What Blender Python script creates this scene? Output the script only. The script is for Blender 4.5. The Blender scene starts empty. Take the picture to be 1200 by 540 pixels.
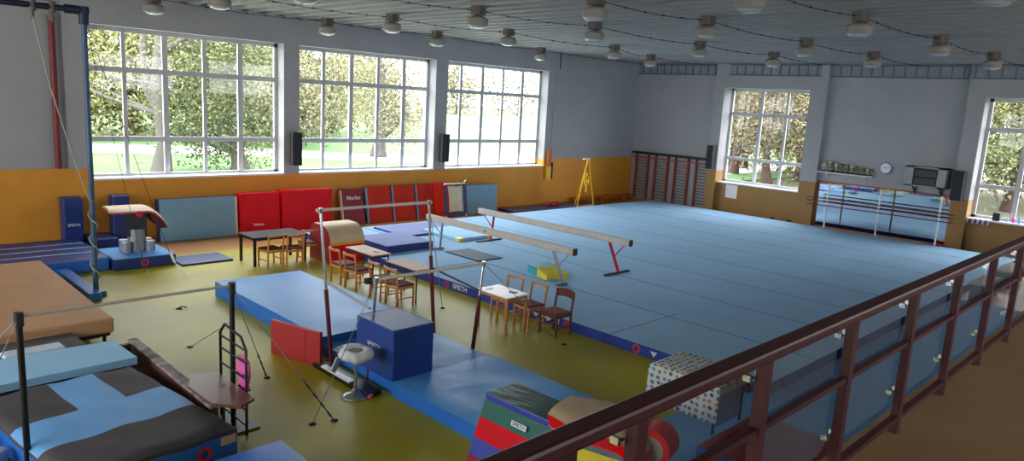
import bpy, bmesh, math, random
from mathutils import Vector, Matrix, Euler
random.seed(7)
C = bpy.context.scene.collection
PI = math.pi

# ------------------------------------------------------------------ materials
def lin(c):
    return tuple(((v / 12.92) if v <= 0.04045 else ((v + 0.055) / 1.055) ** 2.4) for v in (x / 255.0 for x in c)) + (1.0,)

def mat(name, rgb, rough=0.6, var=0.08, scale=3.0, bump=0.0, bscale=20.0, metal=0.0, spec=0.5, coat=0.0, rgb2=None, stretch=None):
    m = bpy.data.materials.new(name); m.use_nodes = True
    nt = m.node_tree; n = nt.nodes; l = nt.links
    b = n['Principled BSDF']
    b.inputs['Roughness'].default_value = rough
    b.inputs['Metallic'].default_value = metal
    b.inputs['Specular IOR Level'].default_value = spec
    b.inputs['Coat Weight'].default_value = coat
    tc = n.new('ShaderNodeTexCoord')
    mp = n.new('ShaderNodeMapping'); l.new(tc.outputs['Object'], mp.inputs['Vector'])
    if stretch: mp.inputs['Scale'].default_value = stretch
    ns = n.new('ShaderNodeTexNoise'); ns.inputs['Scale'].default_value = scale; ns.inputs['Detail'].default_value = 4
    l.new(mp.outputs['Vector'], ns.inputs['Vector'])
    cr = n.new('ShaderNodeValToRGB')
    a = lin(rgb)
    if rgb2: c1, c2 = a, lin(rgb2)
    else:
        c1 = tuple(max(0, v * (1 - var)) for v in a[:3]) + (1,); c2 = tuple(min(1, v * (1 + var)) for v in a[:3]) + (1,)
    cr.color_ramp.elements[0].color = c1; cr.color_ramp.elements[0].position = 0.35
    cr.color_ramp.elements[1].color = c2; cr.color_ramp.elements[1].position = 0.65
    l.new(ns.outputs['Fac'], cr.inputs['Fac']); l.new(cr.outputs['Color'], b.inputs['Base Color'])
    if bump:
        n2 = n.new('ShaderNodeTexNoise'); n2.inputs['Scale'].default_value = bscale; n2.inputs['Detail'].default_value = 3
        l.new(mp.outputs['Vector'], n2.inputs['Vector'])
        bp = n.new('ShaderNodeBump'); bp.inputs['Strength'].default_value = bump; bp.inputs['Distance'].default_value = 0.03
        l.new(n2.outputs['Fac'], bp.inputs['Height']); l.new(bp.outputs['Normal'], b.inputs['Normal'])
    return m

M = {}
M['wall'] = mat('wall_paint', (166, 166, 168), 0.85, 0.03, 1.2)
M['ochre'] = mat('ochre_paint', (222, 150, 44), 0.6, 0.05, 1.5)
M['ochre_shaded'] = mat('ochre_paint_shaded', (156, 116, 60), 0.6, 0.05, 1.5)  # same ochre as the window wall, with the far wall's shade mixed into the colour
M['ceiling'] = mat('ceiling_sheet', (144, 145, 147), 0.6, 0.05, 2.0)
M['wood_floor'] = mat('parquet', (176, 122, 62), 0.4, 0.12, 3, stretch=(1, 8, 1))
M['lino'] = mat('yellow_green_lino', (184, 174, 18), 0.45, 0.05, 0.8, bump=0.04, bscale=1.5, rgb2=(170, 156, 30), spec=0.3)
M['balcony'] = mat('balcony_floor', (150, 118, 78), 0.5, 0.08, 2)
M['carpet'] = mat('blue_carpet', (158, 198, 230), 0.92, 0.03, 1.0, bump=0.08, bscale=60, spec=0.15)
M['carpet_side'] = mat('dark_blue_border', (34, 62, 150), 0.6)
M['carpet_grey'] = mat('grey_blue_carpet', (140, 152, 198), 0.85, 0.04, spec=0.2)
M['seam'] = mat('carpet_seam', (52, 84, 116), 0.9)
M['blue_floor'] = mat('blue_lower_mat', (104, 164, 216), 0.8, 0.04, 1.0)
M['vinyl_lb'] = mat('light_blue_vinyl', (92, 166, 234), 0.42, 0.04, 1.5, bump=0.45, bscale=1.8, stretch=(1, 2.0, 1), spec=0.16)
M['vinyl_b'] = mat('strong_blue_vinyl', (44, 116, 206), 0.4, 0.05, 1.5, bump=0.3, bscale=2.5)
M['vinyl_db'] = mat('dark_blue_vinyl', (28, 52, 118), 0.4, 0.06, 2, bump=0.15, bscale=3)
M['vinyl_navy'] = mat('navy_vinyl', (36, 44, 88), 0.4)
M['cube_blue'] = mat('block_blue_vinyl', (36, 70, 148), 0.45, 0.05, 2, bump=0.2, bscale=2.0)
M['grey_blue_leather'] = mat('grey_blue_mat', (120, 166, 192), 0.5, 0.04, 2, bump=0.1, bscale=4)
M['silver_blue'] = mat('silvery_blue_cloth', (170, 196, 214), 0.6)
M['red'] = mat('red_vinyl', (222, 8, 28), 0.45, 0.05, 2, bump=0.12, bscale=3, spec=0.2)
M['red_dull'] = mat('dull_red_vinyl', (176, 40, 42), 0.5, 0.05, 2)
M['maroon'] = mat('maroon_vinyl', (138, 16, 36), 0.45, 0.06, 2)
M['brick'] = mat('brick_red_vinyl', (206, 46, 28), 0.5, 0.05, 2, spec=0.2)
M['orange_red'] = mat('orange_red_vinyl', (252, 52, 24), 0.45, 0.05, 2, spec=0.2)
M['dark_plum'] = mat('plum_vinyl', (74, 20, 40), 0.5)
M['tan'] = mat('tan_leather', (214, 186, 148), 0.6, 0.05, 3)
M['tan_dull'] = mat('tan_foam_cover', (188, 142, 100), 0.7, 0.05, 1.5, bump=0.1, bscale=2)
M['beige'] = mat('beige_bed', (226, 208, 176), 0.7)
M['orange_stripe'] = mat('orange_stripe', (244, 158, 32), 0.5)
M['green'] = mat('green_vinyl', (16, 98, 84), 0.4, 0.06, 2, bump=0.15)
M['green_top'] = mat('dark_green_vinyl', (18, 78, 66), 0.3, 0.06, 2, bump=0.5, bscale=3, stretch=(4, 1, 1), coat=0.3)
M['violet'] = mat('violet_blue_vinyl', (62, 70, 170), 0.4)
M['cyan_foam'] = mat('pale_cyan_foam', (156, 206, 238), 0.8, 0.04, 2)
M['white_foam'] = mat('white_foam', (202, 212, 226), 0.8)
M['foam_green'] = mat('olive_foam', (112, 120, 96), 0.9)
M['foam_grey'] = mat('grey_foam', (170, 164, 152), 0.9)
M['patch_brown'] = mat('dark_brown_cover', (74, 68, 70), 0.75, 0.08, 2, bump=0.25, bscale=3)
M['patch_blue'] = mat('soft_blue_cover', (112, 172, 228), 0.6, 0.05, 2, bump=0.35, bscale=3)
M['teal'] = mat('teal_vinyl', (48, 158, 172), 0.45)
M['yellow'] = mat('yellow_vinyl', (236, 214, 52), 0.45)
M['yellow_paint'] = mat('yellow_paint', (244, 190, 30), 0.4)
M['orange_wood'] = mat('orange_wood', (196, 104, 34), 0.5, 0.1, 3)
M['rubber'] = mat('grey_rubber', (104, 118, 128), 0.8)
M['black'] = mat('black_paint', (22, 20, 24), 0.4)
M['black_matte'] = mat('black_plastic', (26, 26, 30), 0.6)
M['speaker'] = mat('speaker_grille', (34, 34, 38), 0.7, 0.2, 80)
M['dark_metal'] = mat('dark_steel', (70, 72, 78), 0.4, metal=0.7)
M['blue_steel'] = mat('blue_grey_steel', (66, 88, 116), 0.45, metal=0.3)
M['dark_blue_steel'] = mat('dark_blue_pipe', (32, 40, 66), 0.45, metal=0.2)
M['chrome'] = mat('chrome', (200, 204, 210), 0.22, metal=0.9)
M['white_metal'] = mat('white_enamel', (232, 232, 232), 0.4)
M['white_bar'] = mat('fibreglass_rail', (236, 222, 212), 0.45)
M['dark_red_steel'] = mat('dark_red_steel', (104, 20, 40), 0.4)
M['red_steel'] = mat('red_steel', (206, 28, 50), 0.4)
M['red_pipe'] = mat('red_brown_pipe', (122, 36, 36), 0.5)
M['rail_brown'] = mat('brown_rail_paint', (74, 28, 34), 0.42, 0.05, spec=0.3)
M['beam_leather'] = mat('beam_suede', (200, 190, 180), 0.85, 0.06, 4)
M['grey_alu'] = mat('grey_aluminium', (158, 162, 168), 0.4, metal=0.6)
M['light_wood'] = mat('light_beech', (212, 140, 76), 0.5, 0.1, 5, stretch=(1, 1, 6))
M['dark_wood'] = mat('dark_stained_wood', (104, 58, 38), 0.45, 0.1, 5)
M['seat_brown'] = mat('brown_seat_cloth', (104, 42, 42), 0.7)
M['seat_rust'] = mat('rust_seat_cloth', (124, 62, 48), 0.75)
M['table_dark'] = mat('dark_table_top', (46, 42, 48), 0.7, spec=0.2)
M['table_light'] = mat('beige_laminate', (206, 172, 146), 0.6)
M['table_white'] = mat('white_laminate', (236, 232, 232), 0.35)
M['board_wood'] = mat('varnished_board', (112, 72, 54), 0.3, 0.15, 4, stretch=(1, 6, 1))
M['pit_wood'] = mat('pit_board', (118, 76, 56), 0.6, 0.15, 4)
M['pit_tape'] = mat('worn_grey_padding', (168, 156, 156), 0.7, rgb2=(96, 78, 74), scale=5)
M['bar_wood'] = mat('red_brown_wood', (156, 70, 46), 0.45, 0.1, 4)
M['rung_wood'] = mat('pale_rung_wood', (112, 92, 80), 0.5)
M['girder'] = mat('grey_blue_girder', (104, 112, 124), 0.5, metal=0.2)
M['girder_dark'] = mat('dark_girder', (140, 148, 158), 0.6)
M['lamp_body'] = mat('lamp_cast_housing', (150, 143, 134), 0.6, 0.08, 5)
M['lamp_box'] = mat('lamp_gear_box', (104, 94, 88), 0.6, 0.08, 5)
M['lamp_glass'] = mat('lamp_glass', (176, 184, 190), 0.15, coat=0.4)
M['frame_white'] = mat('window_frame_white', (190, 190, 194), 0.5, 0.02)
M['sill_white'] = mat('window_sill_white', (226, 228, 234), 0.4, 0.02)
M['paper'] = mat('paper_white', (240, 240, 240), 0.8, 0.01)
M['cabinet_grey'] = mat('cabinet_grey', (150, 152, 150), 0.5)
M['clock_blue'] = mat('clock_rim', (136, 160, 180), 0.4)
M['gold'] = mat('trophy_gold', (158, 144, 96), 0.3, metal=0.7)
M['silver'] = mat('trophy_silver', (196, 198, 196), 0.3, metal=0.7)
M['trophy_base'] = mat('trophy_base', (58, 44, 36), 0.4)
M['purple'] = mat('purple_ribbon', (112, 84, 160), 0.6)
M['pink'] = mat('pink_cloth', (232, 96, 170), 0.8)
M['text_white'] = mat('print_white', (236, 238, 242), 0.6, 0.0)
M['ring_red'] = mat('print_red', (204, 52, 66), 0.6, 0.0)
M['rope'] = mat('rope', (168, 160, 144), 0.8)
M['grass'] = mat('meadow_grass', (66, 104, 54), 0.95, 0.15, 0.4, rgb2=(86, 114, 62))
M['litter'] = mat('leaf_litter', (86, 78, 60), 0.95, 0.2, 0.6, rgb2=(74, 88, 52))
M['path'] = mat('pale_paving', (216, 216, 216), 0.9, 0.04, 1)
M['bark'] = mat('bark', (84, 80, 76), 0.95, 0.2, 6, bump=0.5, bscale=12, stretch=(4, 4, 1))
M['bark_dark'] = mat('bark_dark', (70, 52, 44), 0.95, 0.2, 6)
M['leaf_yellow'] = mat('yellow_green_leaves', (92, 96, 54), 0.8, scale=0.7, rgb2=(134, 130, 78))
M['leaf_green'] = mat('green_leaves', (56, 70, 46), 0.8, scale=0.6, rgb2=(100, 106, 62))
M['leaf_grey'] = mat('sparse_grey_twigs', (104, 102, 84), 0.9, scale=0.6, rgb2=(132, 126, 92))
M['leaf_brown'] = mat('brown_autumn_leaves', (88, 78, 66), 0.9, scale=0.7, rgb2=(118, 110, 78))

def glassy(name, haze, col, rough=0.05, gl=0.06):
    m = bpy.data.materials.new(name); m.use_nodes = True
    nt = m.node_tree; n = nt.nodes; l = nt.links; n.clear()
    out = n.new('ShaderNodeOutputMaterial'); tr = n.new('ShaderNodeBsdfTransparent'); g = n.new('ShaderNodeBsdfGlossy')
    g.inputs['Roughness'].default_value = rough
    m1 = n.new('ShaderNodeMixShader'); m1.inputs[0].default_value = gl
    l.new(tr.outputs[0], m1.inputs[1]); l.new(g.outputs[0], m1.inputs[2])
    if haze > 0:
        d = n.new('ShaderNodeBsdfDiffuse'); d.inputs['Color'].default_value = lin(col)
        ns = n.new('ShaderNodeTexNoise'); ns.inputs['Scale'].default_value = 5
        tcn = n.new('ShaderNodeTexCoord'); l.new(tcn.outputs['Object'], ns.inputs['Vector'])
        mr = n.new('ShaderNodeMapRange'); mr.inputs['To Min'].default_value = haze * 0.8; mr.inputs['To Max'].default_value = haze * 1.3
        l.new(ns.outputs['Fac'], mr.inputs['Value'])
        m2 = n.new('ShaderNodeMixShader'); l.new(mr.outputs[0], m2.inputs[0])
        l.new(m1.outputs[0], m2.inputs[1]); l.new(d.outputs[0], m2.inputs[2]); l.new(m2.outputs[0], out.inputs[0])
    else: l.new(m1.outputs[0], out.inputs[0])
    return m
M['pane'] = glassy('window_glass', 0.0, (255, 255, 255), 0.02, 0.015)
M['perspex_clear'] = glassy('clear_perspex', 0.03, (150, 156, 166), 0.1, 0.02)
M['perspex'] = glassy('scratched_perspex', 0.17, (120, 128, 140), 0.15, 0.02)
mm = bpy.data.materials.new('mirror_silver'); mm.use_nodes = True
b_ = mm.node_tree.nodes['Principled BSDF']; b_.inputs['Metallic'].default_value = 1; b_.inputs['Roughness'].default_value = 0.03; b_.inputs['Base Color'].default_value = (0.86, 0.9, 0.93, 1)
M['mirror'] = mm

# printed table cloth: pale cloth with scattered blue, orange and grey motifs
def cloth_mat():
    m = bpy.data.materials.new('printed_cloth'); m.use_nodes = True
    nt = m.node_tree; n = nt.nodes; l = nt.links; b = n['Principled BSDF']; b.inputs['Roughness'].default_value = 0.8
    tc = n.new('ShaderNodeTexCoord'); vo = n.new('ShaderNodeTexVoronoi'); vo.inputs['Scale'].default_value = 11; vo.inputs['Randomness'].default_value = 0.35
    vo.voronoi_dimensions = '2D'
    sp = n.new('ShaderNodeSeparateXYZ'); l.new(tc.outputs['Object'], sp.inputs[0]); ad = n.new('ShaderNodeMath'); l.new(sp.outputs[0], ad.inputs[0]); l.new(sp.outputs[2], ad.inputs[1])
    cb = n.new('ShaderNodeCombineXYZ'); l.new(ad.outputs[0], cb.inputs[0]); l.new(sp.outputs[1], cb.inputs[1]); l.new(cb.outputs[0], vo.inputs['Vector'])
    lt = n.new('ShaderNodeMath'); lt.operation = 'LESS_THAN'; lt.inputs[1].default_value = 0.3; l.new(vo.outputs['Distance'], lt.inputs[0])
    sx = n.new('ShaderNodeSeparateColor'); l.new(vo.outputs['Color'], sx.inputs[0])
    cr = n.new('ShaderNodeValToRGB'); cr.color_ramp.interpolation = 'CONSTANT'
    e = cr.color_ramp.elements; e[0].color = lin((96, 128, 160)); e[0].position = 0
    e[1].color = lin((120, 150, 176)); e[1].position = 0.4
    x = e.new(0.65); x.color = lin((206, 150, 70)); x = e.new(0.8); x.color = lin((92, 96, 110))
    l.new(sx.outputs[0], cr.inputs['Fac'])
    mx = n.new('ShaderNodeMix'); mx.data_type = 'RGBA'; mx.inputs[6].default_value = lin((222, 224, 214))
    l.new(lt.outputs[0], mx.inputs[0]); l.new(cr.outputs['Color'], mx.inputs[7]); l.new(mx.outputs[2], b.inputs['Base Color'])
    return m
M['cloth'] = cloth_mat()

# ------------------------------------------------------------------ geometry helpers
class G:
    """collects shapes; every face remembers a material slot"""
    def __init__(s): s.v = []; s.f = []; s.m = []; s.sm = []
    def add(s, vs, fs, mi=0, smooth=False):
        o = len(s.v); s.v += [tuple(x) for x in vs]
        for k, f in enumerate(fs):
            s.f.append([o + i for i in f]); s.m.append(mi[k] if isinstance(mi, (list, tuple)) else mi); s.sm.append(smooth)
        return s
    def box(s, x0, x1, y0, y1, z0, z1, mi=0, R=None, o=(0, 0, 0)):
        vs = [Vector((x, y, z)) for z in (z0, z1) for y in (y0, y1) for x in (x0, x1)]
        if R is not None: vs = [R @ v + Vector(o) for v in vs]
        # order of faces: bottom, top, -y, +y, -x, +x
        return s.add(vs, [(0, 2, 3, 1), (4, 5, 7, 6), (0, 1, 5, 4), (2, 6, 7, 3), (0, 4, 6, 2), (1, 3, 7, 5)], mi)
    def rbox(s, x0, x1, y0, y1, z0, z1, r=0.03, seg=2, top=None, mi=0, taper=0.0, side=None):
        bm = bmesh.new(); bmesh.ops.create_cube(bm, size=1)
        for v in bm.verts:
            t = 1 - taper * (v.co.z + 0.5)
            v.co = Vector(((x0 + x1) / 2 + v.co.x * (x1 - x0) * t, (y0 + y1) / 2 + v.co.y * (y1 - y0) * t, (z0 + z1) / 2 + v.co.z * (z1 - z0)))
        bmesh.ops.bevel(bm, geom=list(bm.edges), offset=r, segments=seg, profile=0.5, affect='EDGES')
        bm.normal_update(); bm.verts.index_update()
        vs = [v.co.copy() for v in bm.verts]; fs = [[v.index for v in f.verts] for f in bm.faces]
        ms = []
        for f in bm.faces:
            q = mi
            if top is not None and f.normal.z > 0.7: q = top
            if side is not None and f.normal.z < 0.7 and f.normal.y < -0.7: q = side
            ms.append(q)
        bm.free(); return s.add(vs, fs, ms, False)
    def tube(s, pts, r, seg=10, mi=0, cap=True, smooth=True):
        pts = [Vector(p) for p in pts]; n = len(pts); rs = r if isinstance(r, (list, tuple)) else [r] * n
        vs = []; prev = None
        for i, p in enumerate(pts):
            d = (pts[min(i + 1, n - 1)] - pts[max(i - 1, 0)])
            if d.length < 1e-9: d = Vector((0, 0, 1))
            d.normalize()
            if prev is None:
                a = Vector((0, 0, 1)) if abs(d.z) < 0.9 else Vector((1, 0, 0)); u = d.cross(a).normalized()
            else:
                u = (prev - d * prev.dot(d)); u = u.normalized() if u.length > 1e-6 else d.cross(Vector((1, 0, 0))).normalized()
            prev = u; w = d.cross(u)
            for k in range(seg):
                t = 2 * PI * k / seg; vs.append(p + (u * math.cos(t) + w * math.sin(t)) * rs[i])
        fs = []
        for i in range(n - 1):
            for k in range(seg):
                k2 = (k + 1) % seg; fs.append((i * seg + k, i * seg + k2, (i + 1) * seg + k2, (i + 1) * seg + k))
        s.add(vs, fs, mi, smooth)
        if cap: s.add(vs[:seg], [tuple(range(seg))[::-1]], mi); s.add(vs[-seg:], [tuple(range(seg))], mi)
        return s
    def bar(s, p, q, w, h, mi=0):
        """rectangular bar from p to q, w across, h in the other direction"""
        p = Vector(p); q = Vector(q); d = (q - p).normalized()
        a = Vector((0, 0, 1)) if abs(d.z) < 0.95 else Vector((0, 1, 0))
        u = d.cross(a).normalized() * w / 2; t = u.cross(d).normalized() * h / 2
        vs = [p - u - t, p + u - t, p + u + t, p - u + t, q - u - t, q + u - t, q + u + t, q - u + t]
        return s.add(vs, [(0, 3, 2, 1), (4, 5, 6, 7), (0, 1, 5, 4), (1, 2, 6, 5), (2, 3, 7, 6), (3, 0, 4, 7)], mi)
    def lathe(s, prof, seg=20, o=(0, 0, 0), mi=0, smooth=True):
        vs = []; fs = []
        for r, z in prof:
            for k in range(seg):
                t = 2 * PI * k / seg; vs.append((o[0] + r * math.cos(t), o[1] + r * math.sin(t), o[2] + z))
        for i in range(len(prof) - 1):
            for k in range(seg):
                k2 = (k + 1) % seg; fs.append((i * seg + k, i * seg + k2, (i + 1) * seg + k2, (i + 1) * seg + k))
        return s.add(vs, fs, mi, smooth)
    def prism(s, prof, x0, x1, mi=0, cap=None, axis='x', smooth=False):
        """prof: closed list of (a,b); extruded along axis. axis x -> (x,a,b); axis y -> (a,y,b); axis z -> (a,b,z)"""
        n = len(prof)
        P = {'x': lambda t, a, b: (t, a, b), 'y': lambda t, a, b: (a, t, b), 'z': lambda t, a, b: (a, b, t)}[axis]
        vs = [P(x0, a, b) for a, b in prof] + [P(x1, a, b) for a, b in prof]
        ms = list(mi) if isinstance(mi, (list, tuple)) else [mi] * n
        c = ms[0] if cap is None else cap
        s.add(vs, [(i, (i + 1) % n, n + (i + 1) % n, n + i) for i in range(n)], ms, smooth)
        s.add(vs, [tuple(range(n))[::-1], tuple(range(n, 2 * n))], c)
        return s
    def disc(s, c, r, nrm, seg=20, r0=0.0, thick=0.003, mi=0):
        c = Vector(c); d = Vector(nrm).normalized(); a = Vector((0, 0, 1)) if abs(d.z) < 0.9 else Vector((1, 0, 0))
        u = d.cross(a).normalized(); w = d.cross(u)
        ring = lambda rr, off: [c + (u * math.cos(2 * PI * k / seg) + w * math.sin(2 * PI * k / seg)) * rr + d * off for k in range(seg)]
        if r0 > 0:
            vs = ring(r0, thick) + ring(r, thick) + ring(r, 0)
            fs = []
            for k in range(seg):
                k2 = (k + 1) % seg
                fs += [(k, k2, seg + k2, seg + k), (seg + k, seg + k2, 2 * seg + k2, 2 * seg + k)]
            return s.add(vs, fs, mi)
        vs = ring(r, thick) + ring(r, 0)
        return s.add(vs, [tuple(range(seg))] + [(k, (k + 1) % seg, seg + (k + 1) % seg, seg + k) for k in range(seg)], mi)
    def obj(s, name, mats, parent=None, loc=(0, 0, 0), rot=None):
        me = bpy.data.meshes.new(name); me.from_pydata(s.v, [], s.f)
        for m in (mats if isinstance(mats, (list, tuple)) else [mats]): me.materials.append(M[m])
        me.polygons.foreach_set('material_index', s.m); me.polygons.foreach_set('use_smooth', s.sm)
        me.update()
        bm = bmesh.new(); bm.from_mesh(me); bmesh.ops.recalc_face_normals(bm, faces=bm.faces); bm.to_mesh(me); bm.free()
        o = bpy.data.objects.new(name, me); C.objects.link(o); o.location = loc
        if rot: o.rotation_euler = rot
        if parent: o.parent = parent
        return o

def tag(o, label, cat, group=None, kind=None):
    o['label'] = label; o['category'] = cat
    if group: o['group'] = group
    if kind: o['kind'] = kind
    return o
def thing(name, label, cat, loc=(0, 0, 0), rot=0, group=None):
    o = bpy.data.objects.new(name, None); C.objects.link(o); o.empty_display_size = 0.1
    o.location = loc; o.rotation_euler = rot if isinstance(rot, tuple) else (0, 0, rot)
    return tag(o, label, cat, group)
def struct(o): o['kind'] = 'structure'; return o
KIDS = {}
def copy_tree(o, parent=None):
    c = o.copy(); C.objects.link(c)
    if parent: c.parent = parent
    for ch in list(o.children): copy_tree(ch, c)
    return c
def placed(proto, first, loc, rot, label):
    o = proto if first else copy_tree(proto)
    o.location = loc; o.rotation_euler = (0, 0, rot); o['label'] = label
    return o

FACE = {'-x': Matrix(((0, 0, -1), (-1, 0, 0), (0, 1, 0))), '-y': Matrix(((1, 0, 0), (0, 0, -1), (0, 1, 0))), '+z': Matrix.Identity(3)}
def lettering(txt, size, parent, pos, face='-x', m='text_white', name='lettering', stretch=1.0):
    cu = bpy.data.curves.new(name, 'FONT'); cu.body = txt; cu.size = size; cu.align_x = 'CENTER'; cu.align_y = 'CENTER'; cu.extrude = 0.001; cu.offset = size * 0.015
    t = bpy.data.objects.new('t', cu); C.objects.link(t)
    bpy.context.view_layer.update()
    me = bpy.data.meshes.new_from_object(t.evaluated_get(bpy.context.evaluated_depsgraph_get()))
    bpy.data.objects.remove(t); bpy.data.curves.remove(cu)
    R = FACE[face] if isinstance(face, str) else face
    for v in me.vertices: v.co = R @ Vector((v.co.x * stretch, v.co.y, v.co.z)) + Vector(pos)
    me.materials.clear(); me.materials.append(M[m]); me.name = name
    o = bpy.data.objects.new(name, me); C.objects.link(o)
    if parent: o.parent = parent
    return o
def ring_mark(parent, pos, r=0.085, nrm=(-1, 0, 0), m='ring_red'):
    return G().disc(pos, r, nrm, 24, r * 0.52, 0.004).obj('ring_emblem', m, parent)

# ------------------------------------------------------------------ room
XF, YW, HC = 28.1, 20.3, 6.28     # far wall, window wall, ceiling
WAL = 1.95; WAF = 1.82
XB, YB = -7.0, -5.5               # back wall, balcony wall

g = G(); g.box(XB, XF + 0.6, YB, YW + 0.6, -0.25, 0.0); struct(g.obj('floor', 'wood_floor'))
g = G(); g.box(XB, 10.1, 2.0, 18.15, 0.0, 0.006); struct(g.obj('floor_vinyl', 'lino'))

# left (window) wall
lw = [(5.25, 10.42), (10.92, 16.15), (16.69, 21.95)]
Z0, Z1 = 1.66, 5.52
g = G()
g.box(XB, 4.72, YW + 0.12, YW + 0.7, WAL, HC, 0); g.box(XB, 4.72, YW, YW + 0.7, 0, WAL, 1)
cols = [(4.72, 5.25), (10.42, 10.92), (16.15, 16.69), (21.95, XF + 0.6)]
for a, b in cols: g.box(a, b, YW, YW + 0.7, WAL if a in (4.72, 21.95) else Z0, HC, 0); 
for a, b in cols: g.box(a, b, YW, YW + 0.7, 0, WAL if a in (4.72, 21.95) else Z0, 1)
for a, b in lw: g.box(a, b, YW, YW + 0.7, 0, Z0, 1); g.box(a, b, YW, YW + 0.7, Z1, HC, 0)
g.box(22.35, 22.6, YW - 0.06, YW, WAL, HC, 0)
struct(g.obj('wall_left', ['wall', 'ochre']))
# far wall: pillars stand proud, window bays set back, mirror bay slightly back
FP = XF - 0.25
WF = [(12.07, 15.7), (2.6, 6.24)]
g = G()
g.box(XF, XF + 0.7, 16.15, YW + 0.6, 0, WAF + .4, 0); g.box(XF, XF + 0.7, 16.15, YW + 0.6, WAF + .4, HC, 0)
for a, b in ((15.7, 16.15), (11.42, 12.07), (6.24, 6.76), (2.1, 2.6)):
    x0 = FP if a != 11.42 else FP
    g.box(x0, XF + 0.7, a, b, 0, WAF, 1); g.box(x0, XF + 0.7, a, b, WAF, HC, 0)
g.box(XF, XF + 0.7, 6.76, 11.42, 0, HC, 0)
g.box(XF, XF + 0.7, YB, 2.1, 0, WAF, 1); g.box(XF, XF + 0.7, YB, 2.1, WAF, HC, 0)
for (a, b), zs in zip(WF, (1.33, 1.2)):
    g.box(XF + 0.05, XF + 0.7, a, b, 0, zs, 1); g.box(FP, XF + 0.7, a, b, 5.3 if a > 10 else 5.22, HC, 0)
struct(g.obj('wall_far', ['wall', 'ochre_shaded']))
# wall behind the balcony and wall at the near end; unseen windows added for fill light
g = G(); fill_bw = [(3.5, 8), (12.5, 17), (19, 23.5)]
g.box(XB, XF + .7, YB - 0.5, YB, -0.2, 3.6, 0); g.box(XB, XF + .7, YB - 0.5, YB, 5.8, HC, 0)
xs = [XB] + [q for w in fill_bw for q in w] + [XF + .7]
for i in range(0, len(xs), 2): g.box(xs[i], xs[i + 1], YB - 0.5, YB, 3.6, 5.8, 0)
struct(g.obj('wall_right', ['wall', 'ochre']))
g = G(); kw = [(3.0, 7.6), (8.6, 13.2), (14.2, 18.8)]; ys = [YB - .5] + [q for w in kw for q in w] + [YW + .7]
g.box(XB - 0.5, XB, YB - .5, YW + .7, 1.7, -0.2, 0); g.box(XB - 0.5, XB, YB - .5, YW + .7, 5.5, HC, 0)
for i in range(0, len(ys), 2): g.box(XB - .5, XB, ys[i], ys[i + 1], 1.7, 5.5, 0)
struct(g.obj('wall_back', ['wall', 'ochre']))
# ceiling of ribbed sheet, ribs across the hall
g = G(); prof = []
x = XB - 0.5; p = 0.55
while x < XF + 0.7:
    prof += [(x, HC + 0.07), (x + 0.30, HC + 0.07), (x + 0.34, HC), (x + 0.51, HC)]; x += p
prof += [(x, HC + 0.3), (XB - 0.5, HC + 0.3)]
n = len(prof); y0, y1 = YB - .5, YW + .7
vs = [(a, y0, b) for a, b in prof] + [(a, y1, b) for a, b in prof]
g.add(vs, [(i, (i + 1) % n, n + (i + 1) % n, n + i) for i in range(n)], 0)
struct(g.obj('ceiling', 'ceiling'))
# ribbed lattice band under the ceiling along the far wall
for k, (a, b, xx) in enumerate(((16.2, YW - 0.02, XF), (11.75, 15.5, FP), (6.9, 11.6, XF - .02), (-2.0, 6.7, FP - 0.0))):
    g = G(); g.box(xx - 0.03, xx, a, b, 5.8, 6.26, 1)
    g.box(xx - 0.10, xx - 0.03, a, b, 6.2, 6.26, 0); g.box(xx - 0.10, xx - 0.03, a, b, 5.8, 5.85, 0)
    y = a + 0.1
    while y < b: g.box(xx - 0.07, xx - 0.03, y, y + 0.035, 5.85, 6.2, 1 if False else 0); y += 0.37
    struct(g.obj('trim_%d' % (k + 1), ['girder', 'girder_dark']))
# wainscot cap strip left
g = G(); g.box(XB, 4.72, YW - 0.02, YW, WAL, WAL + 0.025, 0); g.box(22.6, XF, YW - 0.02, YW, WAL, WAL + 0.02, 0)
struct(g.obj('trim_5', 'ochre'))
# skirting left
g = G(); g.box(XB, XF, YW - 0.03, YW, 0, 0.1, 0); struct(g.obj('baseboard_left', 'orange_wood'))
g = G(); g.box(XF - 0.04, XF, 6.76, 11.42, 0, 0.14, 0); g.box(XF - 0.03, XF, 16.15, YW - .03, 0, 0.12, 0); struct(g.obj('baseboard_far', 'wood_floor'))

def window(no, along, a, b, plane, z0, z1, mull, rows, sgn, sill_z, sill_depth=0.45):
    """along: 'x' (left wall, plane is y) or 'y' (far wall, plane is x)"""
    def bx(g, p0, p1, q0, q1, z0, z1, mi=0):
        g.box(p0, p1, q0, q1, z0, z1, mi) if along == 'x' else g.box(q0, q1, p0, p1, z0, z1, mi)
    e = struct(bpy.data.objects.new('window_%d' % no, None)); C.objects.link(e)
    g = G(); t = 0.11
    bx(g, a, b, plane, plane + 0.08, z0, z0 + t); bx(g, a, b, plane, plane + 0.08, z1 - t, z1)
    bx(g, a, a + t, plane, plane + 0.08, z0, z1); bx(g, b - t, b, plane, plane + 0.08, z0, z1)
    for i, m_ in enumerate(mull):
        w = 0.05 if i % 2 == 0 else 0.07
        bx(g, m_ - w, m_ + w, plane + .002, plane + 0.078, z0, z1)
    for r in rows: bx(g, a, b, plane - 0.002, plane + 0.076, r - 0.065, r + 0.065)
    g.obj('window_frame', 'frame_white', e)
    xs = [a] + list(mull) + [b]; zs = [z0] + list(rows) + [z1]
    g = G()
    bx(g, a + 0.03, b - 0.03, plane + 0.035, plane + 0.041, z0 + 0.03, z1 - 0.03)
    g.obj('window_pane', 'pane', e)
    g = G(); bx(g, a, b, plane - sill_depth, plane, sill_z - 0.05, sill_z)
    g.obj('window_sill', 'sill_white', e)
    return e
PW = YW + 0.4
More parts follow.
